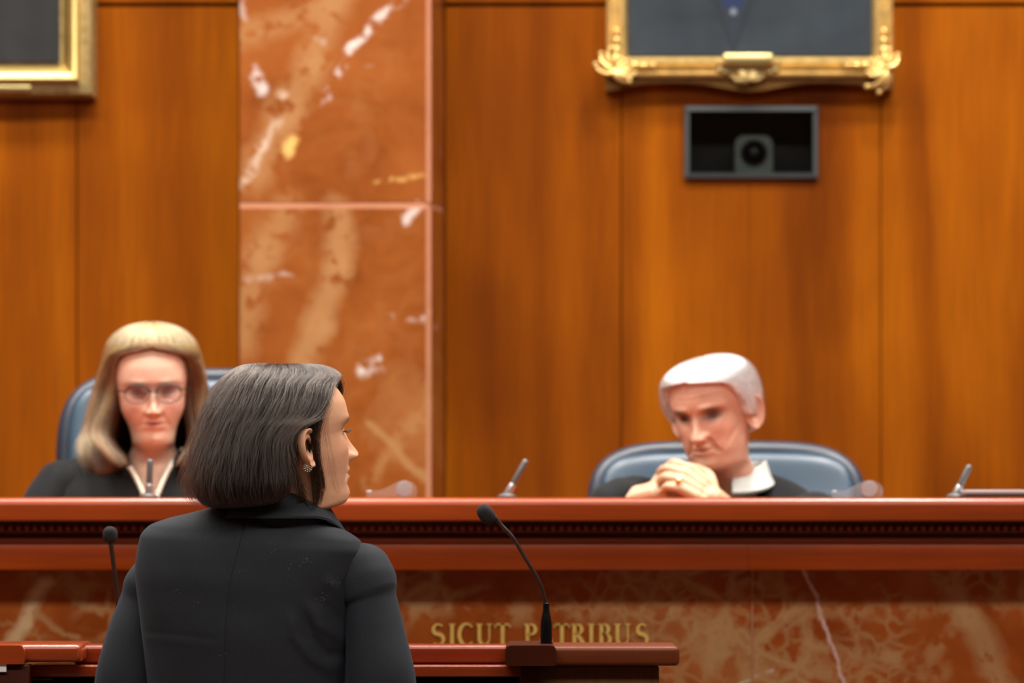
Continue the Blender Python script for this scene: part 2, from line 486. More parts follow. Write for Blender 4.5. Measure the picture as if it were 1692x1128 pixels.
for a, b in zip(edges_px[:-1], edges_px[1:]):
    if (a, b) == (395, 735): continue
    x0, x1 = PX(a, YW) + .0015, PX(b, YW) - .0015
    if (a, b) == (1027, 1455):                        # the panel with the opening for the court camera
        xm = PX(1237, YW)
        for q0, q1, r0, r1 in ((x0, xm - .0004, x0, nx0), (xm + .0004, x1, nx1, x1)):
            g = G()
            g.box(q0, q1, YW, YW + .02, .7, nz0); g.box(q0, q1, YW, YW + .02, nz1, zg - .005); g.box(r0, r1, YW, YW + .02, nz0, nz1)
            part('wall_panel', g, M['panel'], wall, smooth=False)
    else:
        part('wall_panel', G().box(x0, x1, YW, YW + .02, .7, zg - .005, .001, 1), M['panel'], wall, smooth=False)
    part('upper_wall_panel', G().box(x0, x1, YW, YW + .02, zg + .005, CEIL - .01, .001, 1), M['panel'], wall, smooth=False)
g = G()
for a in edges_px: g.box(PX(a, YW) - .03, PX(a, YW) + .03, YW + .02, 13.22, .7, CEIL - .01)
g.box(-XR, XR, YW + .02, 13.22, zg - .03, zg + .03)
part('batten', g, M['panel'], wall, smooth=False)

# ---- marble pilaster
def w2(px, py, Y=YPIL): return (PX(px, Y), PZ(py, Y))
WH = (.66, .60, .56); TN = (.37, .185, .072); PK = (.60, .28, .17); YE = (.80, .52, .16)
pv = []
def chain(pts, wd, colr, amt, broken=0):
    for a, b in zip(pts[:-1], pts[1:]): pv.append((w2(*a), w2(*b), wd, colr, amt, broken))
chain([(560, -10), (520, 110), (470, 190), (420, 290)], .055, TN, .7, .42)
chain([(560, 345), (560, 440), (525, 540), (500, 600)], .045, TN, .8, .40)
chain([(395, 560), (430, 420), (470, 350)], .06, TN, .65, .43)
chain([(395, 60), (540, 10)], .05, TN, .65, .42)
chain([(660, -5), (590, 75)], .014, WH, .8, .49)
chain([(590, 75), (565, 130), (530, 170)], .013, WH, .75, .53)
chain([(470, 160), (440, 240), (400, 305)], .015, (.60, .46, .36), .6, .47)
chain([(480, 235), (478, 250)], .02, YE, .8)
chain([(415, 115), (440, 150)], .018, WH, .8, .5)
chain([(690, 340), (665, 365)], .015, WH, .75)
chain([(600, 610), (635, 600)], .018, WH, .85, .45)
chain([(640, 520), (695, 530)], .010, WH, .6, .5)
chain([(610, 700), (700, 790)], .014, TN, .8)
chain([(710, 660), (610, 800)], .025, TN, .55, .44)
chain([(620, 300), (700, 285)], .010, YE, .4, .5)
M['pilaster'] = marble('rojo_marble', [(.18, .044, .006), (.245, .066, .011), (.29, .088, .018)], TN, WH, pv, net=.10, cloud=(.53, .70), rough=.30, spec=.35)
M['pilaster_edge'] = marble('pale_marble_arris', [(.44, .185, .105), (.49, .22, .13), (.51, .24, .15)], TN, WH, (), net=.2, rough=.2)
pil = struct('pilaster', G().box(PX(402, YPIL), PX(706, YPIL), YPIL + .03, 13.22, .0, CEIL - .01), M['panel'], smooth=False)
xl, xr, xs = PX(395, YPIL), PX(712, YPIL), PX(734, YW)
ar = .011
zs = [.0, 1.0, PZ(339, YPIL), PZ(339, YPIL) + 1.12, PZ(339, YPIL) + 2.24]
for a, b in zip(zs[:-1], zs[1:]):
    poly = [(xl, YW + .2), (xl, YPIL + .004), (xl + .004, YPIL), (xr - ar, YPIL), (xr, YPIL + .008), (xs, YW), (xs, YW + .2)]
    g = G()
    n = len(poly)
    g.add([(x, y, a + .007) for x, y in poly] + [(x, y, b - .007) for x, y in poly],
          [tuple(range(n)), tuple(range(2 * n - 1, n - 1, -1))] + [(i, i + n, (i + 1) % n + n, (i + 1) % n) for i in range(n)])
    part('marble_slab', g, M['pilaster'], pil, smooth=False)
    e = G().add([(xr - ar, YPIL - .0012, a + .007), (xr + .0004, YPIL + .0075, a + .007), (xr + .0004, YPIL + .0075, b - .007), (xr - ar, YPIL - .0012, b - .007),
                 (xr - ar, YPIL + .003, a + .007), (xr - .004, YPIL + .0095, a + .007), (xr - .004, YPIL + .0095, b - .007), (xr - ar, YPIL + .003, b - .007)],
                [(0, 1, 2, 3), (7, 6, 5, 4), (0, 4, 5, 1), (1, 5, 6, 2), (2, 6, 7, 3), (3, 7, 4, 0)])
    part('marble_arris', e, M['pilaster_edge'], pil, smooth=False)
for zj in zs[1:-1]:
    q = .0015
    poly = [(xl + q, YW + .19), (xl + q, YPIL + q), (xr - ar, YPIL + q), (xr - q, YPIL + .008 + q), (xs - q, YW + q), (xs - q, YW + .19)]
    n = len(poly)
    part('marble_joint_strip', G().add([(x, y, zj - .0085) for x, y in poly] + [(x, y, zj + .0085) for x, y in poly],
         [tuple(range(n)), tuple(range(2 * n - 1, n - 1, -1))] + [(i, i + n, (i + 1) % n + n, (i + 1) % n) for i in range(n)]), M['pilaster_edge'], pil, smooth=False)

# ------------------------------------------------------------------ raised platform behind the bench
ZP = .70
tag(part('raised_platform', G().box(-XR, XR, 11.05, 13.0, 0, ZP), M['carpet'], smooth=False), kind='structure')

# ------------------------------------------------------------------ judges' bench
k = YB / FPX
bench = thing('judges_bench', (0, YB, 0), 'long red-brown wooden judges bench with a marble front and bead moulding', 'bench')
ZT = PZ(822, YB)
BX = 4.6
z_f0 = PZ(861, YB)
prof = []
r = .0155
prof += [(YB + .30, ZT), (YB - .02 + r, ZT)]
prof += [(YB - .02 + r - r * math.sin(t), ZT - r + r * math.cos(t)) for t in np.linspace(.2, PI / 2, 6)]
prof += [(YB - .02, z_f0 + .003), (YB - .017, z_f0), (YB + .30, z_f0)]
part('worktop', G().prism_x(prof, -BX, BX), M['bench'], bench)
zb0, zb1 = PZ(876.5, YB), PZ(867, YB)
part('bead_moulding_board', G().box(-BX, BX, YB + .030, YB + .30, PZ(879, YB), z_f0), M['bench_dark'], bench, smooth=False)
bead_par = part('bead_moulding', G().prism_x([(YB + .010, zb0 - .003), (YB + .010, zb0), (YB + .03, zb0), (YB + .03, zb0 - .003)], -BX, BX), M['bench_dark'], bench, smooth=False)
bead_me = mesh('bead', G().ell((0, 0, 0), (.0064, .0085, .0066), nu=8, nv=6), M['bench'])
pitch = 13.6 * k
nb = 136
for i in range(nb):
    o = bpy.data.objects.new('bead', bead_me); o.parent = bead_par
    o.location = (PX(846, YB) + (i - nb / 2) * pitch, YB + .012 - YB, (zb0 + zb1) / 2)
    COL.objects.link(o)
z_l1, z_l0 = PZ(900, YB), PZ(941, YB)
cv = [(YB + .03, PZ(879, YB))] + [(YB + .03 - .028 * (1 - math.cos(t)), PZ(879, YB) - (PZ(879, YB) - z_l1) * math.sin(t)) for t in np.linspace(.15, PI / 2, 7)] + [(YB + .3, z_l1), (YB + .3, PZ(879, YB))]
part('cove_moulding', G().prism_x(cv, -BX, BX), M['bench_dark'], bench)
for x0, x1 in ((-BX, PX(1236, YB) - .0001), (PX(1236, YB) + .0001, BX)):
    part('fascia_board', G().box(x0, x1, YB - .004, YB + .3, z_l0, z_l1, .0009, 2), M['bench'], bench)
YM = YB + .085
def w3(px, py): return (PX(px, YM), PZ(py, YM))
pv = []
TB = (.44, .26, .115); PB = (.60, .42, .30)
def chain3(pts, wd, colr, amt, broken=0):
    for a, b in zip(pts[:-1], pts[1:]): pv.append((w3(*a), w3(*b), wd, colr, amt, broken))
chain3([(1318, 930), (1365, 1030), (1425, 1220)], .006, (.62, .42, .38), .9)
chain3([(1570, 960), (1600, 1020), (1660, 1130)], .036, TB, .75, .40)
chain3([(1540, 1080), (1590, 1000)], .024, TB, .55, .45)
chain3([(70, 965), (40, 1030), (15, 1070)], .022, (.66, .47, .27), .85)
chain3([(60, 1010), (125, 1060)], .010, TB, .7)
chain3([(120, 985), (170, 1015)], .008, TB, .5)
chain3([(690, 1005), (860, 1010), (1100, 1005), (1230, 1040)], .030, TB, .45, .49)
chain3([(1250, 1060), (1300, 1020), (1420, 1010), (1560, 1000)], .024, TB, .45, .50)
chain3([(1120, 1010), (1150, 1060), (1200, 1128)], .02, TB, .45, .49)
chain3([(1400, 1010), (1470, 1090), (1560, 1110)], .022, TB, .45, .51)
chain3([(1200, 1135), (1275, 1105)], .005, WH, .55, .45)
M['marble_bench'] = marble('brown_bench_marble', [(.24, .050, .007), (.33, .078, .013), (.40, .11, .022)], TB, PB, pv, net=.9, cloud=(.50, .64), rough=.22, spec=.12, off=(.4, 0, .3))
seams = [-BX, -2.99, -1.84, -.69, .46, 1.61, 2.76, BX]
seams[4] = PX(1243, YM)
slabs = []
for x0, x1 in zip(seams[:-1], seams[1:]):
    slabs.append(part('marble_slab', G().box(x0 + .001, x1 - .001, YM, YM + .08, 0, z_l0 + .003, .0015, 1), M['marble_bench'], bench, smooth=False))
part('writing_desk', G().box(-BX, BX, YB + .30, YB + .54, ZT - .085, ZT - .055, .004), M['bench'], bench)
for x in seams[1:-1]:
    part('marble_joint_strip', G().box(x - .0016, x + .0016, YM - .0006, YM + .05, 0, z_l0 + .002), M['pilaster_edge'], bench, smooth=False)
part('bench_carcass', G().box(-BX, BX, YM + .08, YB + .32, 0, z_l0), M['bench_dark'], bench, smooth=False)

# gilded inscription
def stroke(g, pts, wd, y0, y1):
    pts = np.array(pts, float); wd = np.asarray(wd, float) * np.ones(len(pts))
    d = np.gradient(pts, axis=0); d /= np.linalg.norm(d, axis=1)[:, None]
    nrm = np.stack([-d[:, 1], d[:, 0]], 1)
    a, b = pts + nrm * wd[:, None] / 2, pts - nrm * wd[:, None] / 2
    for i in range(len(pts) - 1):
        g.prism([tuple(a[i]), tuple(a[i + 1]), tuple(b[i + 1]), tuple(b[i])], y0, y1)
def arc(cx, cz, rx, rz, a0, a1, n=9): return [(cx + rx * math.cos(R(t)), cz + rz * math.sin(R(t))) for t in np.linspace(a0, a1, n)]
TK, TH, SF = .17, .075, .06
def glyph(ch):
    st = []; ser = []
    if ch == 'I': st = [([(.2, 0), (.2, 1)], TK)]; ser = [(.02, .38, 0), (.02, .38, 1)]; wdt = .4
    elif ch == 'T': st = [([(.4, 0), (.4, 1)], TK), ([(.02, .965), (.78, .965)], TH), ([(.04, .82), (.05, 1)], TH), ([(.76, .82), (.75, 1)], TH)]; ser = [(.22, .58, 0)]; wdt = .8
    elif ch == 'U': st = [([(.16, 1), (.16, .32)] + arc(.42, .32, .26, .29, 180, 360), [TK, TK, TK, TK, .14, .12, .1, .09, .08, TH, TH]), ([(.68, .3), (.68, 1)], TH)]; ser = [(0, .33, 1), (.54, .82, 1)]; wdt = .85
    elif ch == 'C': st = [(arc(.42, .5, .36, .5, 42, 318, 15), [TH, TH, .09, .12, .15, TK, TK, TK, TK, TK, .15, .12, .09, TH, TH])]; ser = []; wdt = .78
    elif ch == 'S': st = [(arc(.3, .735, .2, .24, 35, 225, 9) + arc(.3, .27, .22, .25, 60, -140, 10), [TH, TH, TH, .09, .11, .13, .15, .17, .18, .19, .18, .17, .15, .12, .1, .09, TH, TH, TH])]; ser = []; wdt = .6
    elif ch == 'P': st = [([(.16, 0), (.16, 1)], TK), ([(.16, .965)] + arc(.32, .735, .22, .23, 90, -90) + [(.16, .505)], [TH, TH, .09, .12, .15, TK, .15, .12, .09, TH, TH])]; ser = [(0, .34, 0), (0, .2, 1)]; wdt = .6
    elif ch == 'R': st = [([(.16, 0), (.16, 1)], TK), ([(.16, .965)] + arc(.32, .745, .22, .22, 90, -90) + [(.16, .525)], [TH, TH, .09, .12, .15, TK, .15, .12, .09, TH, TH]), ([(.32, .52), (.68, .02)], TK)]; ser = [(0, .34, 0), (0, .2, 1), (.6, .84, 0)]; wdt = .78
    elif ch == 'B': st = [([(.16, 0), (.16, 1)], TK), ([(.16, .965)] + arc(.3, .745, .19, .22, 90, -90) + [(.16, .525)], [TH, TH, .09, .12, .15, TK, .15, .12, .09, TH, TH]), ([(.16, .525)] + arc(.33, .28, .24, .245, 90, -90) + [(.16, .035)], [TH, TH, .09, .12, .15, TK, .15, .12, .09, TH, TH])]; ser = [(0, .2, 0), (0, .2, 1)]; wdt = .65
    elif ch == 'A': st = [([(.12, 0), (.42, 1)], TH), ([(.40, 1), (.72, 0)], TK), ([(.22, .36), (.6, .36)], TH)]; ser = [(0, .26, 0), (.56, .88, 0)]; wdt = .86
    return st, ser, wdt
def letter(ch, px, pxw):
    st, ser, wdt = glyph(ch)
    z0, h = PZ(1066, YM), PZ(1030, YM) - PZ(1066, YM)
    x0 = PX(px, YM); sx = (PX(px + pxw, YM) - x0) / wdt
    g = G()
    for pts, wd in st: stroke(g, [(x0 + x * sx, z0 + z * h) for x, z in pts], np.array(wd) * h, YM - .005, YM + .001)
    for a, b, z in ser: stroke(g, [(x0 + a * sx, z0 + (z + (.03 if z == 0 else -.03)) * h), (x0 + b * sx, z0 + (z + (.03 if z == 0 else -.03)) * h)], .06 * h, YM - .0051, YM + .001)
    xm = x0 + wdt * sx / 2
    host = next(s_ for s_, a, b in zip(slabs, seams[:-1], seams[1:]) if a <= xm < b)
    part('gilded_letter', g, M['letter'], host, smooth=False)
for ch, px, pw in (('S', 712, 24), ('I', 741, 12), ('C', 757, 26), ('U', 787, 27), ('T', 817, 27),
                   ('P', 866, 21), ('A', 888, 28), ('T', 915, 27), ('R', 944, 25), ('I', 971, 12), ('B', 988, 23), ('U', 1015, 28), ('S', 1050, 22)):
    letter(ch, px, pw)

# ------------------------------------------------------------------ portraits
def sweep_frame(prof, x0, x1, z0, z1, yb):
    """mitred moulding; prof = (outward offset, projection from the wall) pairs"""
    rings = []
    for o, d in prof:
        rings.append([(x0 - o, yb - d, z0 - o), (x1 + o, yb - d, z0 - o), (x1 + o, yb - d, z1 + o), (x0 - o, yb - d, z1 + o)])
    return G().grid(np.array(rings), cv=True, cu=True)
def cloth_painting(name, a, b, cx, zv, lapels=True):
    m = NT(name)
    n = m.noise(m.pos(), 7, 5, .6, .4); n2 = m.noise(m.pos((9, 9, 1.5)), 1.2, 4, .6, .4)
    c = m.mix(n2, a, b); c = m.mix(.6, c, m.ramp(n, (.3, .55), (.7, 1.25)), 'MULTIPLY')
    if lapels:
        p = m.pos(); s = m.node('ShaderNodeSeparateXYZ'); m.put(s.inputs[0], p)
        dx = m.math('ABSOLUTE', m.math('SUBTRACT', s.outputs[0], cx)); dz = m.math('SUBTRACT', s.outputs[2], zv)
        k = m.math('SUBTRACT', dx, m.math('MULTIPLY', dz, .34))
        c = m.mix(m.ramp(k, (.0, .55), (.012, 0.0)), c, (.018, .025, .04))
        c = m.mix(m.ramp(m.math('ABSOLUTE', m.math('SUBTRACT', k, .006)), (.0, .6), (.008, 0.0)), c, (.01, .014, .02))
        tie = m.math('SUBTRACT', dx, .02)
        c = m.mix(m.math('MULTIPLY', m.ramp(tie, (.0, 1.0), (.006, 0.0)), m.ramp(dz, (.075, 0.0), (.085, 1.0))), c, (.012, .025, .075))
        bt = m.vm('DISTANCE', m.vm('MULTIPLY', p, (1, 0, 1)), (cx, 0, zv + .073))
        c = m.mix(m.ramp(bt, (.004, 1.0), (.010, 0.0)), c, (.16, .20, .24))
    m.set(Base_Color=c, Roughness=.6)
    m.b.inputs['Specular IOR Level'].default_value = .25
    return m.m
YF = 12.98
# right, ornate
xa, xb, zc0 = PX(1046, 12.93), PX(1433, 12.93), PZ(84, 12.93)
zc1 = zc0 + .72
pr = thing('framed_portrait', ((xa + xb) / 2, YW, zc0 - .1), 'portrait in a carved gilt frame with scrolled corners above the dark wall opening', 'painting', 'gilt framed portraits')
part('canvas', G().box(xa - .01, xb + .01, YF - .045, YF - .03, zc0 - .01, zc1 + .01), cloth_painting('suit_painting', (.016, .026, .040), (.030, .040, .046), PX(1212, 12.93), PZ(72, 12.93)), pr, smooth=False)
part('gilt_moulding', sweep_frame([(-.004, .045), (.012, .055), (.014, .066), (.022, .074), (.030, .072), (.036, .060), (.046, .058), (.052, .066), (.058, .062), (.060, .0), (0, .0)], xa, xb, zc0, zc1, YW), M['gold'], pr)
part('inner_slip', sweep_frame([(-.006, .043), (-.004, .052), (.010, .056), (.012, .043)], xa, xb, zc0, zc1, YW), M['gold_aged'], pr)
# scalloped dark rim of the lower and side rails
def rim(xs0, xs1):
    top, bot = [], []
    for t in np.linspace(0, 1, 40):
        x = xs0 + (xs1 - xs0) * t; u = abs(t - .5) * 2
        lob = .016 * gs(u, .22) + .014 * sm(.74, .98, u) - .004 * gs(u - .5, .2)
        bot.append((x, zc0 - .074 - lob))
    return bot + [(xs1, zc0 - .03), (xs0, zc0 - .03)]
part('scalloped_rim', G().prism(rim(xa - .062, xb + .062), YW - .046, YW), M['gold_rim'], pr)
rng = np.random.default_rng(5)
def scroll_cluster(c, outv, n, size, g, spread=1.6):
    base = math.atan2(outv[1], outv[0])
    for i in range(n):
        a = base + (i / (n - 1) - .5) * 2 * spread
        L = size * (1 - .35 * abs(i / (n - 1) - .5) * 2) * rng.uniform(.8, 1.1)
        pts = []
        for t in np.linspace(0, 1, 7):
            aa = a + .9 * t * t * (1 if i >= n / 2 else -1)
            pts.append((c[0] + math.cos(aa) * L * t, c[1] - .010 * math.sin(PI * t) - .004 * i % .006, c[2] + math.sin(aa) * L * t))
        g.tube(pts, [.004, .008, .010, .010, .008, .006, .004], 8, .7, cap=2)
        e = pts[-1]; g.ell(e, (.007, .008, .007), nu=8, nv=6)
    g.ell(c, (size * .28, .014, size * .28), nu=12, nv=8)
    for i in range(9):
        a = 2 * PI * i / 9; g.ell((c[0] + math.cos(a) * size * .3, c[1] - .006, c[2] + math.sin(a) * size * .3), (.007, .007, .009), nu=8, nv=6)
for sx, sz, xx, zz in ((-1, -1, xa - .034, zc0 - .036), (1, -1, xb + .034, zc0 - .036), (-1, 1, xa - .034, zc1 + .036), (1, 1, xb + .034, zc1 + .036)):
    g = G(); scroll_cluster((xx, YW - .064, zz), (sx, sz), 7, .058, g)
    for q in range(1, 4):                              # running leaves along both rails
        g.ell((xx - sx * (.018 + .020 * q), YW - .066, zz - sz * .004), (.013, .010, .011 - .0018 * q), nu=10, nv=6)
        g.ell((xx + sx * .004, YW - .066, zz - sz * (.018 + .020 * q)), (.011 - .0018 * q, .010, .013), nu=10, nv=6)
    part('corner_ornament', g, M['gold'], pr)
g = G(); cxo = PX(1236, 12.93)
scroll_cluster((cxo, YW - .060, zc0 - .050), (0, -1), 7, .040, g, 1.35)
for q in (-1, 1):
    for j in range(4): g.ell((cxo + q * (.024 + .013 * j), YW - .062, zc0 - .040 - .004 * j % .01), (.010, .010, .012 - .0015 * j), nu=10, nv=6)
part('centre_ornament', g, M['gold_aged'], pr)
part('name_plaque', G().box(PX(1196, 12.92), PX(1276, 12.92), YW - .086, YW - .074, zc0 - .034, zc0 - .007, .003), M['brass'], pr)
# left, plain gilt
xb, zc0 = PX(91, 12.93), PZ(95, 12.93)
xa, zc1 = xb - .60, zc0 + .78
pl = thing('framed_portrait', ((xa + xb) / 2, YW, zc0 - .1), 'portrait in a smooth gold frame at the top left corner, left of the marble pilaster', 'painting', 'gilt framed portraits')
part('canvas', G().box(xa - .01, xb + .01, YF - .045, YF - .03, zc0 - .01, zc1 + .01), cloth_painting('dark_painting', (.011, .012, .014), (.024, .026, .028), -9, 0, False), pr if False else pl, smooth=False)
part('inner_slip', sweep_frame([(-.004, .040), (0, .052), (.016, .058), (.018, .04)], xa, xb, zc0, zc1, YW), M['gold_aged'], pl)
part('gold_moulding', sweep_frame([(.014, .05), (.0155, .055), (.020, .0605), (.027, .068), (.035, .076), (.043, .0825), (.049, .0845), (.053, .082), (.0555, .075), (.0565, .060), (.058, .05)], xa, xb, zc0, zc1, YW), M['gold_bright'], pl)
part('outer_moulding', sweep_frame([(.054, .03), (.056, .058), (.064, .060), (.080, .056), (.083, .050), (.088, .04), (.090, .0), (.054, 0)], xa, xb, zc0, zc1, YW), M['gold_aged'], pl)
part('name_plaque', G().box(PX(50, 12.92) - .12, PX(50, 12.92), YW - .064, YW - .056, zc0 - .077, zc0 - .062, .001), M['brass'], pl)

# ------------------------------------------------------------------ wall opening with court camera
op = thing('camera_opening', ((nx0 + nx1) / 2, YW, nz0), 'rectangular dark glazed wall opening with a grey metal frame below the carved portrait', 'wall opening')
g = sweep_frame([(.002, .0), (.002, .014), (-.009, .016), (-.010, .0)], nx0 - .001, nx1 + .001, nz0 - .001, nz1 + .001, YW)
part('metal_frame', g, M['grey_metal'], op, smooth=False)
g = G(); t = .004
g.box(nx0, nx1, YW + .16, YW + .164, nz0, nz1); g.box(nx0, nx0 + t, YW, YW + .16, nz0, nz1); g.box(nx1 - t, nx1, YW, YW + .16, nz0, nz1)
g.box(nx0, nx1, YW, YW + .16, nz0, nz0 + t); g.box(nx0, nx1, YW, YW + .16, nz1 - t, nz1)
part('black_liner', g, M['black'], op, smooth=False)
part('glass_pane', G().box(nx0 + .004, nx1 - .004, YW + .004, YW + .007, nz0 + .004, nz1 - .004), M['pane'], op, smooth=False)
cx, zb = PX(1245, 13.05), nz0 + t
cc = thing('court_camera', (cx, 13.08, zb), 'grey arched camera housing with a round dark lens inside the wall opening', 'camera')
M['cam_body'] = plain('grey_green_housing', (.20, .25, .24), .5)
hw, hh = 31 * 13.05 / FPX, 66 * 13.05 / FPX
poly = [(cx - hw, zb), (cx + hw, zb), (cx + hw, zb + hh - .02)] + [(cx + (hw - .02) + .02 * math.cos(t), zb + hh - .02 + .02 * math.sin(t)) for t in np.linspace(.2, PI / 2, 5)] + \
       [(cx - (hw - .02) + .02 * math.cos(t), zb + hh - .02 + .02 * math.sin(t)) for t in np.linspace(PI / 2, PI - .2, 5)] + [(cx - hw, zb + hh - .02)]
part('housing', G().prism(poly, 13.022, 13.12), M['cam_body'], cc)
Ry = rotx(R(90))
part('lens_dome', G().ell((cx, 13.024, zb + hh * .56), (.026, .022, .026)), M['lens_black'], cc)
part('lens_ring', G().lathe([(.031, -.004), (.031, .004), (.027, .007), (.024, .004), (.024, -.004)], (cx, 13.022, zb + hh * .56), rotx(R(90))), M['grey_metal'], cc)
part('stand_bar', G().box(cx - hw, cx + hw, 13.012, 13.024, zb, zb + .014, .003), M['cam_body'], cc)

# ------------------------------------------------------------------ chairs
def make_chair(loc, ztop, yaw, label, wdt=.545, lean=.10):
    c = thing('judge_chair', loc, label, 'chair', 'blue leather chairs behind the bench')
    L = np.array(loc, float); seat_z = ZP + .46
    H = ztop - (seat_z - .05)
    def tf(V):
        return V @ rotz(yaw).T + L
    # back: rounded cushion; local x right, y back, z up from seat
    nu, nv = 26, 22
    u = np.linspace(0, 2 * PI, 48, endpoint=False)
    rings = []
    zz = np.linspace(0, 1, 26)
    hw = wdt / 2
    se = lambda q, e: np.sign(q) * np.abs(q) ** e
    for t in zz:
        a = t * PI - PI / 2
        zq = (H / 2) * (1 + se(np.sin(a), .32)); sc = max(.02, abs(math.cos(a))) ** .30
        lz = zq / H
        X = hw * sc * se(np.cos(u), .62) * (1 - .04 * (1 - lz)); Yt = (.060 * sc) * se(np.sin(u), .75)
        Y = Yt + .10 * (X / hw) ** 2 * -.55 + lean * lz + .012 * np.sin(lz * 9)
        rings.append(np.stack([X, Y, seat_z - .05 - L[2] + zq * np.ones_like(u)], 1))
    A = np.array(rings)
    g = G().grid(A, cv=True); n = len(u); g.f.append(tuple(range(n))); g.f.append(tuple((len(rings) - 1) * n + i for i in range(n)))
    part('backrest', (tf(g.V()), g.f), M['leather'], c)
    g = G()
    pts = []
    for t in np.linspace(0, 1, 60):
        ang = PI * (t * 1.5 - .25)
        x = -hw * 1.0 * se(np.cos(ang), .45); z = H * .62 + H * .385 * se(np.sin(ang), .45)
        pts.append((x, lean * z / H - .055 * (x / hw) ** 2 + .036, seat_z - .05 - L[2] + z))
    g.tube(pts, .022, 10)
    part('back_border', (tf(g.V()), g.f), M['leather_dark'], c)
    g = G().ell((0, -.23, seat_z - .04 - L[2]), (.27, .26, .06), p=3.2, nu=28, nv=12)
    part('seat', (tf(g.V()), g.f), M['leather'], c)
    for s in (-1, 1):
        g = G().tube([(s * .28, .02, seat_z - L[2] + .02), (s * .29, -.02, seat_z + .2 - L[2]), (s * .29, -.12, seat_z + .215 - L[2]), (s * .29, -.28, seat_z + .21 - L[2]), (s * .28, -.33, seat_z + .06 - L[2]), (s * .27, -.25, seat_z - .03 - L[2])], .022, 10, smooth=4)
        part('armrest', (tf(g.V()), g.f), M['leather_dark'], c)
    g = G().tube([(0, -.2, ZP + .07 - L[2]), (0, -.2, seat_z - .08 - L[2])], .03, 12)
    part('column', (tf(g.V()), g.f), M['grey_metal'], c)
    for i in range(5):
        a = 2 * PI * i / 5 + .3
        g = G().tube([(0, -.2, ZP + .1 - L[2]), (math.cos(a) * .28, -.2 + math.sin(a) * .28, ZP + .07 - L[2])], [.03, .018], 8)
        b = part('base_arm', (tf(g.V()), g.f), M['grey_metal'], c)
        g = G().ell((math.cos(a) * .28, -.2 + math.sin(a) * .28, ZP + .03 - L[2]), (.03, .03, .03), nu=10, nv=8)
        part('caster', (tf(g.V()), g.f), M['black'], b)
    return c
YC = 11.86
make_chair((PX(1203, YC), YC, ZP), PZ(746, YC), 0, 'blue leather chair, low broad back, behind the white-haired judge')
make_chair((PX(322, YC), YC, ZP), PZ(625, YC), 0, 'blue leather chair, tall back, behind the judge with long blond-brown hair')

# ------------------------------------------------------------------ heads, bodies, hair
def head(z, Fr, Bk, W, feats, zlo, n_sq=2.15, n_jaw=1.85, jaw=1.0, nz=230, na=180):
    """skin from crown to neck base in head space (x = person's right, y = face forward, z up)"""
    zt = z[-1]
    t = np.linspace(0, 1, nz)
    zr = np.concatenate([np.linspace(zlo, zt - .03, nz, endpoint=False), zt - .03 * (1 - np.linspace(0, 1, 40)) ** 2])
    a0 = np.linspace(-PI, PI, na, endpoint=False)
    a = a0 - .6 * np.sin(a0)
    A = []
    for q in zr:
        f, b, wd = pchip(z, Fr, q), pchip(z, Bk, q), pchip(z, W, q)
        c, L = (f + b) / 2, (f - b) / 2
        kj_ = float(1 - sm(.025, .075, q)) * float(sm(-.03, -.005, q))
        e = 2 / (n_sq + (n_jaw - n_sq) * kj_); wd = wd * (1 + (jaw - 1) * kj_)
        x = wd * np.sign(np.sin(a)) * np.abs(np.sin(a)) ** e
        y = c + L * np.sign(np.cos(a)) * np.abs(np.cos(a)) ** e
        fw = sm(-.1, .35, np.cos(a))
        dx, dy, dz = feats(x, np.full_like(x, q), y)
        A.append(np.stack([x + dx * fw, y + dy * fw, q + dz * fw], 1))
    A = np.array(A)
    g = G().grid(A, cv=True)
    n = len(a)
    g.f.append(tuple(range(n))); g.f.append(tuple((len(zr) - 1) * n + i for i in range(n - 1, -1, -1)))
    return g

def ear(h, side, c, tilt=.35, wd=None):
    """ear as a polar relief plate; side +1 = person's right"""
    wd = wd or h * .56
    nr, nt = 16, 44
    th = np.linspace(0, 2 * PI, nt, endpoint=False)
    out = []
    rad = 1 + .10 * np.cos(th - 2.2) - .16 * gs(np.angle(np.exp(1j * (th + PI / 2))), .7) * 0
    ry = wd / 2 * (1 + .14 * np.sin(th)) * rad; rz = h / 2 * rad
    for i in range(nr):
        p = (i + .4) / nr
        rim = .0060 * gs(p - .90, .10) - .0012 * gs(p - .74, .07) + .0040 * gs(p - .56, .11) - .0055 * gs(p - .22, .25)
        front = sm(.2, .9, np.cos(th))                       # towards the face: no rim, tragus
        low = sm(-.5, -.95, np.sin(th))
        hgt = rim * (1 - .75 * front) * (1 - .8 * low) + .003 * low * (1 - p) + .004 * front * gs(p - .5, .2)
        hgt = hgt + .009 * (1 - front) * p
        out.append(np.stack([hgt + .004, np.cos(th) * ry * p, np.sin(th) * rz * p], 1))
    back = []
    for i in range(nr - 1, -1, -3):
        p = (i + .4) / nr
        back.append(np.stack([-.004 - .012 * (1 - p) + .009 * p * (1 - sm(.2, .9, np.cos(th))), np.cos(th) * ry * p * .97, np.sin(th) * rz * p * .97], 1))
    A = np.array(out + back)
    g = G().grid(A, cv=True)
    g.f.append(tuple(range(nt))); g.f.append(tuple((len(A) - 1) * nt + i for i in range(nt)))
    V = g.V() @ rotx(.12).T @ rotz(tilt).T
    V[:, 0] *= side
    return V + np.array(c), g.f

def eyes_feat(ex, ez, depth=.010, lid=.0055, sx=.017, sz=.0095):
    def f(x, z):
        d = np.zeros_like(x)
        for s in (-1, 1):
            d -= depth * gs(x - s * ex, sx) * gs(z - ez - .002, sz)
            d += lid * gs(x - s * ex, .0115) * gs(z - ez, .0075)
            d += .0030 * gs(x - s * ex * .95, .02) * gs(z - ez - .019, .007)
            d -= .0016 * gs(x - s * ex * .85, .012) * gs(z - ez + .013, .003)
        return d
    return f

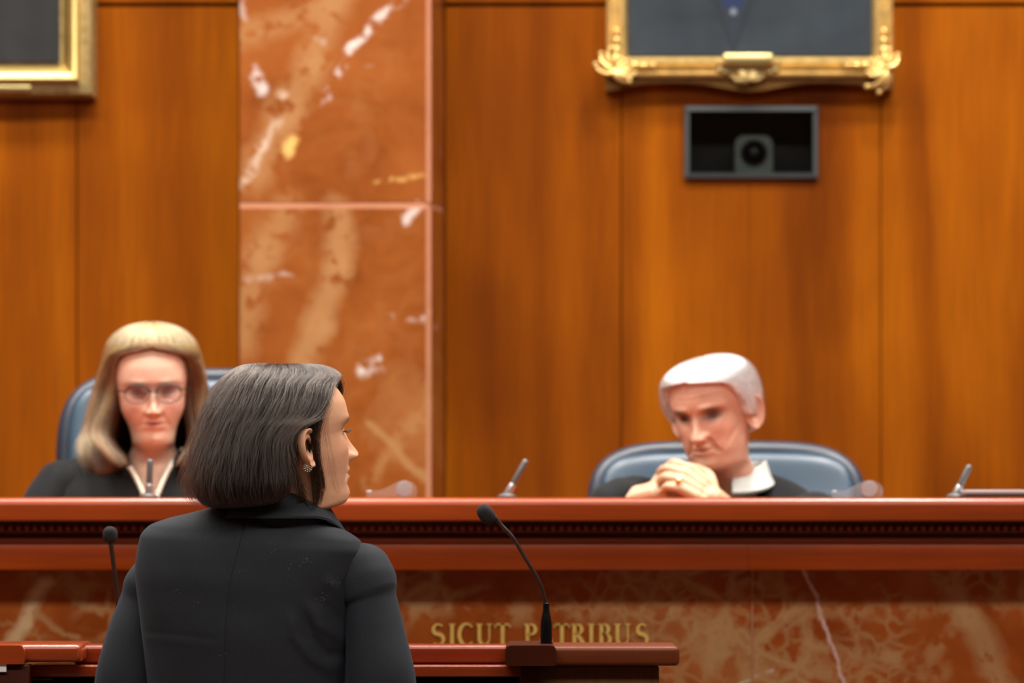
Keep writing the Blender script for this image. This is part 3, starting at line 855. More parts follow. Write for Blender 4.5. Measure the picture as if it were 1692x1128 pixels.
# -- surface of a head of hair: u along the hair front to front around the back, v from parting to tip
class Hair:
    def __init__(s, tbl, amin_r, amin_l, hem, top=None, wave=0.0, wk=12, base=70.0):
        t = np.array(sorted(tbl)); s.z, s.F, s.B, s.W = t.T
        s.ar = np.array(sorted(amin_r)).T; s.al = np.array(sorted(amin_l)).T
        s.hem = hem                                      # hem(u) -> z of the tips
        s.top = top or s.z[-1]; s.wave, s.wk, s.base = wave, wk, base
    def at(s, u, v, inset=0.0, pw=1.75):
        u = np.asarray(u, float); v = np.asarray(v, float)
        zt = s.top
        z = zt - (zt - s.hem(u)) * np.clip(v, 0, 1.2) ** pw
        a = s.azi(u, z)
        f, b, w_ = pchip(s.z, s.F, z), pchip(s.z, s.B, z), pchip(s.z, s.W, z)
        c, L = (f + b) / 2, (f - b) / 2
        ar = np.radians(a)
        # azimuth measured from the face towards the person's right (x positive)
        nx, ny = np.sin(ar) / np.maximum(w_, .01), np.cos(ar) / np.maximum(L, .01)
        nn = np.sqrt(nx**2 + ny**2)
        vert = np.clip(1 - v * 2.2, 0, 1)
        N = np.stack([nx / nn * (1 - vert * .8), ny / nn * (1 - vert * .8), vert], -1)
        N /= np.linalg.norm(N, axis=-1)[..., None]
        inset = inset - s.wave * sm(.3, .95, v) * np.sin(2 * PI * (u * s.wk) + 7 * v)
        Pn = np.stack([np.sin(ar) * w_, c + np.cos(ar) * L, z], -1)
        return Pn - N * np.asarray(inset)[..., None] if np.ndim(inset) else Pn - N * inset, N
    def azi(s, u, z):
        r_, l_ = pchip(s.ar[0], s.ar[1], z), pchip(s.al[0], s.al[1], z)
        A0 = s.base
        return A0 + (360 - 2 * A0) * u + (r_ - A0) * np.exp(-(u / .17) ** 1.3) - (l_ - A0) * np.exp(-((1 - u) / .17) ** 1.3)
    def shell(s, thick, inset, nu=90, nv=46):
        U, Vv = np.meshgrid(np.linspace(0, 1, nu), np.linspace(0.0, 1, nv), indexing='ij')
        Po, _ = s.at(U, Vv, inset); Pi, _ = s.at(U, Vv, inset + thick * np.clip(Vv * 3, .3, 1))
        g = G()
        n = nu * nv
        g.grid(Po); g.grid(Pi, flip=True)
        for i in range(nu - 1):
            for j in (0, nv - 1):
                a, b = i * nv + j, (i + 1) * nv + j; q = (a, b, b + n, a + n)
                g.f.append(q if j else q[::-1])
        for j in range(nv - 1):
            for i in (0, nu - 1):
                a, b = i * nv + j, i * nv + j + 1; q = (a, b, b + n, a + n)
                g.f.append(q[::-1] if i else q)
        return g
    def strands(s, n, npts, rng, urange=None, vmin=0.0, thick=.012, wav=.003, clump=60, cl=.5, fly=.04, curl=0.0, tipvar=.08, lift=.001):
        u = rng.uniform(0, 1, n); v0 = vmin + rng.uniform(0, 1, n) ** 2.2 * (.62 - vmin);
        if urange: u = np.where(rng.uniform(0, 1, n) < .5, u * urange, 1 - u * urange)
        v1 = 1 - np.abs(rng.normal(0, tipvar, n))
        t = np.linspace(0, 1, npts)
        Vv = v0[:, None] + (v1 - v0)[:, None] * t[None]
        uc = (np.floor(u * clump) + rng.uniform(.35, .65, clump + 1)[np.floor(u * clump).astype(int)]) / clump
        U = u[:, None] + (uc - u)[:, None] * (cl * np.clip(Vv - .1, 0, 1))
        ph = rng.uniform(0, 2 * PI, (n, 3)); fr = rng.uniform(.6, 2.4, (n, 3))
        U = U + (wav * 1.1) * np.sin(2 * PI * fr[:, :1] * Vv + ph[:, :1]) * Vv
        U = np.clip(U + rng.normal(0, .004, n)[:, None] * Vv, 0, 1)
        dep = rng.uniform(0, 1, n) ** 1.3 * thick - lift
        D = dep[:, None] * np.clip(Vv * 4, .25, 1) + wav * np.sin(2 * PI * fr[:, 1:2] * Vv + ph[:, 1:2]) * Vv
        isf = rng.uniform(0, 1, n) < fly
        D = D - isf[:, None] * (rng.uniform(.003, .014, n)[:, None] * np.clip((t[None] - .1) * 1.2, 0, 1) ** 1.3)
        Pn, N = s.at(U, Vv, D)
        T = np.stack([-N[..., 1], N[..., 0], np.zeros_like(N[..., 0])], -1)
        Pn = Pn + T * (isf[:, None] * rng.normal(0, .010, n)[:, None] * t[None] ** 1.5)[..., None]
        if curl:
            cph = rng.uniform(0, 2 * PI, clump + 1)[np.floor(u * clump).astype(int)]
            amp = curl * sm(.35, 1, Vv)
            Pn = Pn + N * (amp * np.sin(9 * Vv + cph[:, None]))[..., None] + T * (amp * np.cos(9 * Vv + cph[:, None]))[..., None]
        return Pn

def hair_object(name, Pts, rad, mat, parent, tip=.35):
    n, m_ = Pts.shape[:2]
    hc = bpy.data.hair_curves.new(name)
    hc.add_curves([m_] * n)
    hc.attributes['position'].data.foreach_set('vector', (Pts - wl(parent)).astype(np.float32).ravel())
    ra = hc.attributes.get('radius') or hc.attributes.new('radius', 'FLOAT', 'POINT')
    rr = rad * (1 - (1 - tip) * np.linspace(0, 1, m_) ** 3)
    ra.data.foreach_set('value', np.tile(rr, n).astype(np.float32))
    hc.materials.append(mat)
    o = bpy.data.objects.new(name, hc); o.parent = parent
    COL.objects.link(o)
    return tag(o, kind='stuff')

def blend_pose(V, Mh, hoff, Mt, toff, z0, z1):
    """head space -> world: below z0 the trunk's placing, above z1 the head's"""
    k = sm(z0, z1, V[:, 2])[:, None]
    return (V @ Mh.T + hoff) * k + (V @ Mt.T + toff) * (1 - k)

def hand(g, wrist, fwd, nrm, curls, thumb, s=1.0, spread=.0, side_sign=1):
    """palm, four fingers, thumb; nrm is the back of the hand, fingers bend away from it"""
    wrist = np.array(wrist, float); f = np.array(fwd, float); f /= np.linalg.norm(f)
    n = np.array(nrm, float); n -= f * (n @ f); n /= np.linalg.norm(n)
    sd = np.cross(f, n) * side_sign                     # towards the little finger
    for q, (o, L) in enumerate(((-.030, .086), (-.010, .090), (.010, .086), (.029, .078))):
        a = wrist + sd * o * .55 * s; b = wrist + (f * L + sd * o) * s
        g.tube([a, (a + b) / 2 + n * .002, b], [.013 * s, .0145 * s, .0118 * s], 10, up=n)
        p = b; ang = 0.0
        Ls = np.array(((.040, .024, .021), (.045, .028, .022), (.041, .026, .021), (.032, .020, .019))[q]) * s
        pts = [p]
        for j in range(3):
            ang += curls[q][j]
            dd = f * math.cos(ang) - n * math.sin(ang) + sd * spread * (q - 1.5)
            p = p + dd * Ls[j]; pts.append(p)
        g.tube(pts, np.array([.0108, .0098, .0088, .0074]) * s * (.9 if q == 3 else 1), 10, smooth=3, up=n)
    a = wrist + (f * .018 - sd * .018) * s
    pts = [a]
    for (df, ds, dn), L in zip(thumb, (.045, .034, .028)):
        d = f * df - sd * ds + n * dn; d /= np.linalg.norm(d); a = a + d * L * s; pts.append(a)
    g.tube(pts, np.array([.016, .0128, .0112, .009]) * s, 10, smooth=3, up=n)

SKZ = [-.16, -.10, -.06, -.03, -.010, -.003, 0, .003, .010, .020, .032, .042, .048, .054, .060, .070, .080, .095, .112, .120, .132, .140, .160, .180, .200, .215, .223, .225]
SKF = [.055, .030, .024, .026, .036, .052, .068, .080, .0875, .0897, .0895, .0898, .0900, .0903, .0906, .0910, .0905, .0890, .0895, .0915, .0955, .0965, .0945, .0875, .0720, .0480, .020, .002]
SKB = [-.10, -.078, -.066, -.061, -.060, -.060, -.060, -.060, -.061, -.062, -.063, -.064, -.065, -.067, -.069, -.074, -.080, -.088, -.094, -.096, -.0985, -.0995, -.0995, -.094, -.081, -.060, -.035, -.012]
SKW = [.16, .075, .055, .052, .050, .050, .050, .0505, .0515, .0535, .056, .058, .059, .0605, .062, .0645, .067, .0695, .0720, .0735, .075, .0755, .075, .0705, .060, .044, .024, .006]
def std_feats(nose=1.0, old=0.0):
    ef = eyes_feat(.031, .113, .0105 + .006 * old)
    nz_ = [.062, .0655, .069, .073, .077, .082, .090, .100, .110, .118, .126]
    na_ = [.0, .005, .015, .0215, .0225, .0205, .016, .0105, .0065, .003, 0]
    def f(x, z, y):
        d = ef(x, z)
        n = pchip(nz_, na_, z) * nose * ((z > .062) & (z < .126))
        sig = .0085 + .0035 * gs(z - .074, .009) + .003 * gs(z - .11, .012)
        d = d + n * gs(x, sig)
        for s in (-1, 1):
            d = d + .0085 * nose * gs(x - s * .0125, .0062) * gs(z - .0725, .0065)
            d = d + .0045 * gs(x - s * .043, .019) * gs(z - .090, .017)
            d = d - (.0012 + .0035 * old) * gs(np.abs(x) - (.017 + (.072 - z) * .45), .0045) * sm(.035, .045, z) * (1 - sm(.07, .08, z))
            d = d + .004 * old * gs(x - s * .040, .016) * gs(z - .045, .016)
        d = d + .0060 * gs(x, .019) * gs(z - .0550, .0045) + .0055 * gs(x, .017) * gs(z - .0425, .0048) - .002 * gs(x, .02) * gs(z - .0325, .004)
        d = d - .0040 * gs(x, .017) * gs(z - .0485, .0018)
        d = d + .003 * gs(x, .016) * gs(z - .018, .009)
        if old:
            for zz in (.152, .163, .174): d = d - .0010 * old * gs(z - zz - .05 * np.abs(x), .0014) * (np.abs(x) < .05)
            for s in (-1, 1): d = d + .003 * old * gs(x - s * .03, .018) * gs(z - .131, .006) - .003 * old * gs(np.abs(x) - .052 + (z - .06) * -.5, .004) * gs(z - .07, .018)
            for s in (-1, 1): d = d - .002 * old * gs(x - s * .006, .0022) * gs(z - .133, .008)
        return np.zeros_like(x), d, np.zeros_like(x)
    return f
def face_colors(V, base, lip, brow, lid, blush, brow_dark=.8, eye_z=.113, ex=.031, mouth=.0485, mo=1.0, brow_z=.019, lidd=.7, lidk=.45, brow_s=.0042, lids=1.0):
    x, y, z = V.T
    C = np.tile(np.array(base), (len(V), 1)).astype(float)
    def put(k, c):
        k = np.clip(k, 0, 1)[:, None]; C[:] = C * (1 - k) + np.array(c) * k
    fr = sm(.03, .06, y)
    for s in (-1, 1):
        put(.55 * fr * gs(x - s * .045, .02) * gs(z - .082, .018), blush)
        put(lidk * fr * gs(x - s * ex, .016 * lids) * gs(z - eye_z - .003 * (lids - 1) * 4, .011), lid)
        put(lidd * fr * gs(x - s * ex, .013) * gs(z - eye_z + .003, .0022), (.03, .018, .014))
        put(brow_dark * fr * gs(x - s * (ex + .002), .016) * gs(z - eye_z - brow_z + .10 * (np.abs(x) - ex) ** 2 * 30, brow_s), brow)
        put(.7 * fr * gs(x - s * .0075, .0045) * gs(z - .0675, .0025), (.12, .04, .03))
    put(.45 * fr * gs(x, .012) * gs(z - .076, .010), blush)
    put(mo * .9 * fr * gs(x, .021) ** 2 * gs(z - mouth, .0085) ** 2, lip)
    put(.6 * mo * fr * gs(x, .020) ** 4 * gs(z - mouth, .0016), (.10, .025, .022))
    return C

def collar(name, c, yaw, prof_back, prof_front, a_end, mat, parent, nseg=60, rx=1.0, ry=.95, off=(0, 0, 0)):
    """turn-down collar swept round the back of the neck; prof = (radius, height) from inside to outer edge"""
    A = []
    for a in np.linspace(-a_end, a_end, nseg):
        k = sm(60, a_end, abs(a))
        ring = []
        for (r0, h0), (r1, h1) in zip(prof_back, prof_front):
            r_, h_ = r0 + (r1 - r0) * k, h0 + (h1 - h0) * k
            ring.append((math.sin(R(a)) * r_ * rx, -math.cos(R(a)) * r_ * ry + .012 * k, h_))
        A.append(ring)
    A = np.array(A)
    V = A.reshape(-1, 3) @ rotz(yaw).T + np.array(c)
    g = G().grid(V.reshape(A.shape), cv=True)
    n = A.shape[1]
    g.f.append(tuple(range(n))); g.f.append(tuple((nseg - 1) * n + i for i in range(n)))
    return part(name, g, mat, parent)

def slices(rows, M3, off, nz=70, na=90, n_sq=2.3, shear=0.0, cut=None, warp=None):
    rows = np.array(sorted(rows)); z = rows[:, 0]
    zr = np.linspace(z[0], z[-1], nz); zr = z[-1] - (z[-1] - zr) ** 1.35 / (z[-1] - z[0]) ** .35
    a = np.linspace(-PI, PI, na, endpoint=False); e = 2 / n_sq
    A = []
    for q in zr:
        W, F_, B, xc = (pchip(z, rows[:, i], q) for i in range(1, 5))
        x = xc + W * np.sign(np.sin(a)) * np.abs(np.sin(a)) ** e
        y = (F_ + B) / 2 + (F_ - B) / 2 * np.sign(np.cos(a)) * np.abs(np.cos(a)) ** e
        A.append(np.stack([x, y, q - shear * x * sm(-.5, -.05, q)], 1))
    A = np.array(A)
    if warp is not None: A = warp(A.reshape(-1, 3)).reshape(A.shape)
    g = G().grid(A, cv=True)
    if cut is not None:
        V = g.V(); g.f = [f for f in g.f if not cut(V[list(f)].mean(0))]
    return (g.V() @ M3.T + np.array(off)), g.f

# ================================================================== the woman in the dark suit
LX, LYH = (477 - 846) * .001, 9.43
law = thing('person', (-.43, 9.46, 0), 'woman with a dark brown bob in a charcoal suit jacket, seen from behind', 'person')
zm = lambda z: np.where(z > .14, .14 + (z - .14) * .85, z)
sc = 1.08
Mh = rotz(R(-64)) @ rotx(R(6)) * sc
p0 = np.array((0, 0, .095)); hp = np.array((LX, LYH, ZC + .085))
Mt = rotz(R(-18)) * sc; tp = hp + np.array((-.028, .035, 0))
SKA = [np.array(q, float) for q in (SKZ, SKF, SKB, SKW)]
hz = zm(SKA[0])
g = head(hz, SKA[1], np.where(SKA[0] < -.15, -.07, SKA[2]), np.where(SKA[0] < -.15, .068, np.where(SKA[0] < -.09, .060, SKA[3])), std_feats(1.05), -.16)
ncol = len(g.V())
for s_ in (1, -1):
    g.add(*ear(.062, s_, (s_ * .0755, -.008, .094), .42, .035))
V = g.V()
C = face_colors(V, (.70, .40, .25), (.46, .17, .12), (.05, .03, .02), (.45, .22, .13), (.72, .32, .20), .75, mo=1.1)
V = blend_pose(V, Mh, hp - Mh @ p0, Mt, tp - Mt @ p0, -.11, -.035)
F = list(g.f)
# forearms and hands resting on the lectern
gh = G()
zl = PZ(1066, 9.8)
handsets = (((-.225, 9.53, 1.155), (-.30, 9.68, zl + .035), (-.55, .8, -.12)), ((-.645, 9.60, 1.15), (-.56, 9.70, zl + .035), (.35, .9, -.12)))
for i, (el, wr, fw) in enumerate(handsets):
    gh.tube([el, wr], [.036, .026], 14)
    hand(gh, wr, fw, (0, -.1, 1), [(.15, .3, .2)] * 4, ((.5, .8, -.1), (.8, .5, -.2), (.9, .2, -.2)), .92, .02, side_sign=(1 if i == 0 else -1))
hv, hf = voxel(gh, .0022, 2)
F += [tuple(i + len(V) for i in f) for f in hf]
V = np.vstack([V, hv]); C = np.vstack([C, np.tile((.70, .40, .25), (len(hv), 1))])
part('body', (V, F), M['skin'], law, smooth=True, col=C)
# lashes
for s_ in (1, -1):
    g = G()
    for t in np.linspace(-1, 1, 13):
        b = np.array((s_ * .031 + t * .0125, .0845 - .004 * t * t - .004 * (t * s_ > 0) * abs(t), .1145 - .002 * t * t))
        pts = np.array([b, b + (t * .001, .005, -.0012), b + (t * .002, .0085, .0012)])
        g.tube((pts - p0) @ Mh.T + hp, [.0006, .0005, .0002], 5, cap=1)
    part('eyelashes', g, M['black'], law)

# hair
HB = Hair([(.226, .040, -.050, .004), (.223, .058, -.075, .022), (.214, .078, -.095, .044), (.200, .092, -.112, .062), (.176, .100, -.128, .080), (.150, .104, -.140, .089),
           (.126, .106, -.147, .093), (.090, .106, -.156, .096), (.060, .105, -.162, .098), (.030, .100, -.165, .098), (.010, .095, -.161, .095), (-.005, .085, -.150, .088), (-.018, .075, -.136, .080)],
          [(.226, 12), (.215, 18), (.205, 28), (.190, 52), (.165, 62), (.136, 74), (.122, 88), (.09, 97), (.06, 95), (.03, 92), (-.02, 92)],
          [(.226, 0), (.2, 0), (.176, 6), (.160, 24), (.14, 52), (.1, 72), (-.02, 76)],
          lambda u: -.006 - .008 * np.sin(PI * u) + .016 * np.exp(-np.minimum(u, 1 - u) / .05), base=78)
Mhair = rotz(R(-64)); hoffs = np.array((LX, LYH, ZC))
def hw_(Q): return Q @ Mhair.T + hoffs
rng = np.random.default_rng(11)
g = HB.shell(.016, .007); hair = part('hair', (hw_(g.V()), g.f), M['shell_dark'], law, smooth=True)
Pn = HB.strands(13000, 22, rng, None, 0.0, .012, .0035, 150, .7, .04)
hair_object('hair_strands', hw_(Pn), .00020, M['hair_dark'], hair)
Pn = HB.strands(2200, 26, rng, None, 0.0, .001, .016, 60, .1, .45, lift=.0025)
hair_object('loose_highlight_strands', hw_(Pn), .00016, M['hair_loose_highlight'], hair)
# locks in front of the ear, fine strands across the cheek
def on_face(px, z, lift):
    zc_ = (z - .085) / sc + .095; x = .075 * np.ones_like(px)
    for _ in range(6):
        y = (px - 477) * .001 / .899 - .438 / .899 * x
        yc = y / sc; f, b, w_ = pchip(hz, SKA[1], zc_), pchip(hz, SKA[2], zc_), pchip(hz, SKA[3], zc_)
        c, L = (f + b) / 2, (f - b) / 2
        x = .5 * x + .5 * (w_ * np.sqrt(np.clip(1 - ((yc - c) / L) ** 2, .02, 1)) * sc + lift)
    return np.stack([x, y, z], -1)
def lock(n, pts, sig, lift, npts=18):
    pts = np.array(pts, float); t = np.linspace(0, len(pts) - 1, npts); kk = np.arange(len(pts))
    o = rng.normal(0, 1, n); tt = 1 - np.abs(rng.normal(0, .05, n))
    out = []
    for j in range(npts):
        tj = t[j] * tt
        px = pchip(kk, pts[:, 0], tj) + o * pchip(kk, np.array(sig, float), tj) + rng.normal(0, .25, n)
        pz = (826 - pchip(kk, pts[:, 1], tj)) * .001 + rng.normal(0, .0002, n)
        out.append(on_face(px, pz, lift + .003 * np.abs(o)))
    return np.stack(out, 1)
Lk = [lock(230, [(530, 648), (521, 690), (516, 722), (520, 760), (527, 800), (524, 839)], (8, 7, 4.5, 3.2, 3.0, 1.2), .008),
      lock(190, [(526, 650), (515, 690), (513, 725), (515, 768), (519, 805), (520, 840)], (7, 6, 4, 3, 3.2, 1.5), .009),
      lock(110, [(536, 648), (528, 690), (521, 725), (527, 765), (534, 800), (529, 836)], (6, 5, 4, 3, 2.5, 1.5), .007),
      lock(70, [(540, 646), (531, 690), (526, 730), (531, 780), (538, 812)], (5, 4, 3, 2.5, 1.6), .006),
      lock(9, [(544, 646), (538, 700), (545, 760), (553, 800), (560, 820)], (5, 4, 6, 5, 4), .004),
      lock(60, [(544, 640), (534, 672), (522, 692), (508, 702)], (2.5, 3, 3, 2.5), .008),
      lock(300, [(488, 700), (487, 772), (496, 808), (505, 842)], (4, 4, 6, 4), .006)]
hair_object('face_locks', hw_(np.vstack(Lk)), .00011, M['hair_dark'], hair)
# earring: cluster stud
g = G()
ec = (np.array((.0855, -.010, .0665)) - p0) @ Mh.T + hp
view = np.array((-.1, -1, 0.0)); view /= np.linalg.norm(view)
g.ell(ec, (.0062, .003, .0062), nu=12, nv=8)
for r_, n_ in ((0, 1), (.0034, 6), (.0064, 11)):
    for i in range(n_):
        a = 2 * PI * i / n_ + r_ * 90
        g.ell(ec + np.array((math.cos(a) * r_, -.0035 + r_ * .25, math.sin(a) * r_)), (.0017, .0017, .0017), nu=8, nv=6)
part('earring', g, plain('pearl_stud', (.42, .33, .24), .25, .5, .2, 20, 0), law)

# jacket
YT = -12
TM = rotz(R(YT)); TO = np.array(((405 - 846) * .001, 9.47, ZC))
rows = [(-.010, .060, .04, -.066, .028), (-.016, .082, .045, -.078, .028), (-.028, .118, .055, -.088, .026), (-.042, .158, .066, -.098, .022), (-.055, .180, .075, -.104, .017), (-.075, .190, .085, -.112, .012),
        (-.105, .190, .093, -.118, .006), (-.15, .185, .10, -.123, .0), (-.21, .178, .108, -.122, 0), (-.28, .171, .112, -.116, 0), (-.36, .165, .11, -.106, 0), (-.44, .164, .108, -.102, 0), (-.55, .182, .115, -.115, 0), (-.66, .195, .12, -.126, 0)]
def ridge(x, z, pts, sig):
    d = np.full(x.shape, 9.0)
    for (a, b), (c, e) in zip(pts[:-1], pts[1:]):
        ax, az, bx, bz = (a - 846) * .001, (826 - b) * .001, (c - 846) * .001, (826 - e) * .001
        t = np.clip(((x - ax) * (bx - ax) + (z - az) * (bz - az)) / ((bx - ax) ** 2 + (bz - az) ** 2), 0, 1)
        d = np.minimum(d, np.hypot(x - ax - t * (bx - ax), z - az - t * (bz - az)))
    return gs(d, sig)
def jacket_warp(A):
    Wd = A @ TM.T + TO; X, Z = Wd[:, 0], Wd[:, 2] - ZC
    back = (A[:, 1] < 0)
    d = np.zeros(len(A))
    d += .0050 * ridge(X, Z, [(482, 1000), (490, 1050), (515, 1085), (545, 1104), (575, 1098)], .010) * sm(.17, .21, -Z)
    d -= .0050 * ridge(X, Z, [(500, 1000), (514, 1050), (540, 1080), (575, 1080)], .009) * sm(.17, .21, -Z)
    d += .0050 * ridge(X, Z, [(508, 975), (527, 1030), (565, 1055)], .010) * sm(.155, .19, -Z)
    d -= .0040 * ridge(X, Z, [(530, 985), (552, 1015), (580, 1030)], .010) * sm(.14, .18, -Z)
    d += .0030 * ridge(X, Z, [(545, 962), (570, 985)], .010)
    d -= .0007 * ridge(X, Z, [(243, 1045), (300, 1048), (355, 1054)], .005)
    d += .0006 * ridge(X, Z, [(243, 1054), (300, 1060), (350, 1066)], .008)
    d += .0025 * ridge(X, Z, [(246, 900), (256, 960), (262, 1010)], .022)
    d += .002 * ridge(X, Z, [(420, 870), (520, 930)], .03)
    d -= .002 * ridge(X, Z, [(300, 980), (420, 1010)], .03)
    d -= .0020 * ridge(X, Z, [(412, 838), (396, 905), (381, 970), (374, 1050), (369, 1300)], .0035)       # centre back seam
    A = A.copy(); A[:, 1] -= d * back
    return A
jv, jf = slices(rows, TM, TO, nz=260, na=420, n_sq=2.25, shear=.075, warp=jacket_warp)
jacket = part('jacket', (jv, jf), M['jacket'], law, smooth=True)
def pxp(px, py, Y): return ((px - 846) * .001, Y, ZC + (826 - py) * .001)
g = G().tube([pxp(594, 946, 9.43), pxp(600, 962, 9.425), pxp(606, 980, 9.42), pxp(611, 996, 9.418), pxp(620, 1050, 9.41), pxp(630, 1128, 9.40), pxp(635, 1195, 9.42), pxp(629, 1216, 9.455), pxp(605, 1165, 9.54), pxp(560, 1066, 9.655)],
             [.0535, .0550, .0520, .0455, .0500, .0575, .058, .054, .046, .036], 44, cap=7, smooth=8)
part('sleeve', g, M['jacket'], jacket, smooth=True)
g = G().tube([pxp(272, 926, 9.53), pxp(261, 955, 9.53), pxp(244, 976, 9.53), pxp(234, 1000, 9.53), pxp(216, 1060, 9.52), pxp(204, 1128, 9.515), pxp(196, 1195, 9.53), pxp(202, 1220, 9.56), pxp(238, 1165, 9.62), pxp(280, 1066, 9.68)],
             [.046, .0500, .0505, .0460, .0500, .0555, .056, .053, .045, .036], 44, cap=7, smooth=8)
part('sleeve', g, M['jacket'], jacket, smooth=True)
collar('jacket_collar', (-.391, 9.437, ZC), R(YT - 6), [(.060, -.03), (.0615, .006), (.064, .012), (.069, .012), (.084, -.010), (.097, -.026), (.097, -.030), (.082, -.016)],
       [(.060, -.05), (.068, .006), (.071, .010), (.077, .009), (.098, -.026), (.124, -.066), (.124, -.072), (.094, -.036)], 150, M['jacket'], jacket, rx=1.0, ry=.95)
g = G()
th = np.linspace(-PI, PI, 48, endpoint=False)
g.grid(np.array([[(math.sin(a) * r_, -math.cos(a) * r_ * .93, h_) for a in th] for r_, h_ in ((.0725, -.075), (.0725, -.006), (.0695, -.004), (.0695, -.075))]) @ rotz(R(YT - 6)).T + np.array((-.382, 9.431, ZC)), cv=True)
part('collar_stand', g, M['jacket'], jacket)
# lint caught on the cloth
g = G()
zb_ = None
from mathutils.bvhtree import BVHTree
bv = BVHTree.FromPolygons([Vector(q) for q in jv], jf)
for cx, cy, n_ in ((505, 926, 16), (553, 962, 22), (533, 987, 26), (480, 933, 5), (400, 940, 5), (345, 895, 4), (378, 1082, 3), (330, 995, 4), (455, 905, 6), (295, 975, 5), (575, 1040, 4)):
    for _ in range(n_):
        px, py = cx + rng.normal(0, 5), cy + rng.normal(0, 4)
        h = bv.ray_cast(Vector(((px - 846) * .001, 9.0, ZC + (826 - py) * .001)), Vector((0, 1, 0)))
        if h[0] is None: continue
        b = np.array(h[0]); a = rng.uniform(0, PI); L = rng.uniform(.0006, .0024)
        q = np.array((math.cos(a) * L, -.0006, math.sin(a) * L))
        g.tube([b - q * .5 + (0, -.0004, 0), b + (rng.normal(0, .0004), -.0011, rng.normal(0, .0004)), b + q * .5], .00010, 4, cap=1)
tag(part('lint', g, M['lint'], jacket), kind='stuff')
sp = []
for py in np.linspace(846, 1300, 60):
    px = pchip([838, 905, 970, 1050, 1300], [412, 396, 381, 374, 369], py)
    h = bv.ray_cast(Vector(((px - 846) * .001, 9.0, ZC + (826 - py) * .001)), Vector((0, 1, 0)))
    if h[0] is not None: sp.append(np.array(h[0]))
part('centre_back_seam', G().tube(sp, .0007, 6, cap=1), M['seam'], jacket)
# trousers and shoes
g = G()
g.ell((-.43, 9.47, .83), (.17, .12, .14), nu=24, nv=14)
for s_ in (-1, 1):
    g.tube([(-.43 + s_ * .085, 9.47, .82), (-.43 + s_ * .09, 9.48, .5), (-.43 + s_ * .095, 9.46, .07)], [.095, .075, .06], 20, smooth=4)
v_, f_ = voxel(g, .012, 3)
part('trousers', (v_, f_), M['dress'], law, smooth=True)
for s_ in (-1, 1):
    g = G().tube([(-.43 + s_ * .095, 9.42, .04), (-.43 + s_ * .10, 9.52, .034), (-.43 + s_ * .105, 9.62, .026)], [.038, .040, .026], 14, smooth=4)
    part('shoe', g, M['shoe'], law, smooth=True)

# ================================================================== the judge with long blond-brown hair
YJ = 11.55
kj = YJ / FPX
wj = thing('person', (PX(250, YJ), YJ, ZP), 'woman in a black judge robe with glasses, pearls and long blond-brown hair', 'person')
Mh = rotz(R(185)) @ roty(R(2)) @ rotx(R(-8))
hp = P(251, 654, YJ); Mt = rotz(R(180)); tp = hp + np.array((0, .02, 0))
g = head(SKA[0], SKA[1] + np.where(SKA[0] < -.05, .012, 0), SKA[2], SKA[3], std_feats(1.0, .05), -.16, n_jaw=1.7, jaw=.86, na=150, nz=180)
for s_ in (1, -1): g.add(*ear(.06, s_, (s_ * .0735, -.008, .094), .35, .034))
V = g.V()
C = face_colors(V, (.80, .50, .37), (.55, .15, .15), (.24, .14, .09), (.10, .06, .08), (.74, .34, .27), .5, mo=1.2, lidk=1.0, lids=1.25)
V = blend_pose(V, Mh, hp - Mh @ p0, Mt, tp - Mt @ p0, -.11, -.03)
F = list(g.f)
gh = G()
for s_, hx in ((-1, -.02), (1, .02)):
    el = hp + np.array((s_ * .25, -.02, -.42)); wr = hp + np.array((s_ * .07, -.17, -.405))
    gh.tube([el, wr], [.038, .026], 12); hand(gh, wr, (-s_ * .8, -.5, 0), (0, 0, 1), [(.2, .3, .2)] * 4, ((.5, .8, -.1), (.8, .5, -.2), (.9, .2, -.2)), .95, side_sign=s_)
hv, hf = voxel(gh, .003, 2)
F += [tuple(i + len(V) for i in f) for f in hf]; V = np.vstack([V, hv]); C = np.vstack([C, np.tile((.80, .50, .37), (len(hv), 1))])
part('body', (V, F), M['skin'], wj, smooth=True, col=C)
# robe
rz_ = hp[2]
TOJ = np.array((PX(250, YJ), YJ + .03, ZC))
rows = [(.102, .060, .030, -.075, 0), (.098, .100, .036, -.085, 0), (.092, .140, .042, -.095, 0), (.075, .180, .056, -.105, 0), (.045, .205, .076, -.11, 0), (.0, .215, .10, -.115, 0), (-.08, .215, .125, -.115, 0), (-.2, .21, .125, -.11, 0), (-.27, .23, .16, -.12, 0), (-.31, .25, .32, -.12, 0), (-.40, .25, .42, -.12, 0), (-.60, .24, .43, .02, 0), (-.73, .25, .43, .08, 0)]
def vcut(c):
    z = c[2]
    return c[1] > 0 and abs(c[0]) < .0105 + .45 * (z - .005) and z > -.03
rv, rf = slices(rows, rotz(R(180)), TOJ, nz=150, na=220, cut=vcut)
robe = part('robe', (rv, rf), M['robe'], wj, smooth=True)
for s_ in (-1, 1):
    b = TOJ
    g = G().tube([b + (s_ * .178, .0, .028), b + (s_ * .205, -.01, -.02), b + (s_ * .235, -.03, -.10), b + (s_ * .255, -.06, -.19), b + (s_ * .235, -.09, -.215), b + (s_ * .13, -.16, -.205)], [.058, .064, .068, .07, .066, .062], 26, smooth=6, cap=5)
    v_ = g.V(); ang = np.arctan2(v_[:, 1] - b[1], v_[:, 0] - b[0] - s_ * .2)
    v_ = v_ + (np.stack([np.cos(ang), np.sin(ang), 0 * ang], 1) * (.004 * np.sin(ang * 7))[:, None])
    part('robe_sleeve', (v_, g.f), M['robe'], robe, smooth=True)
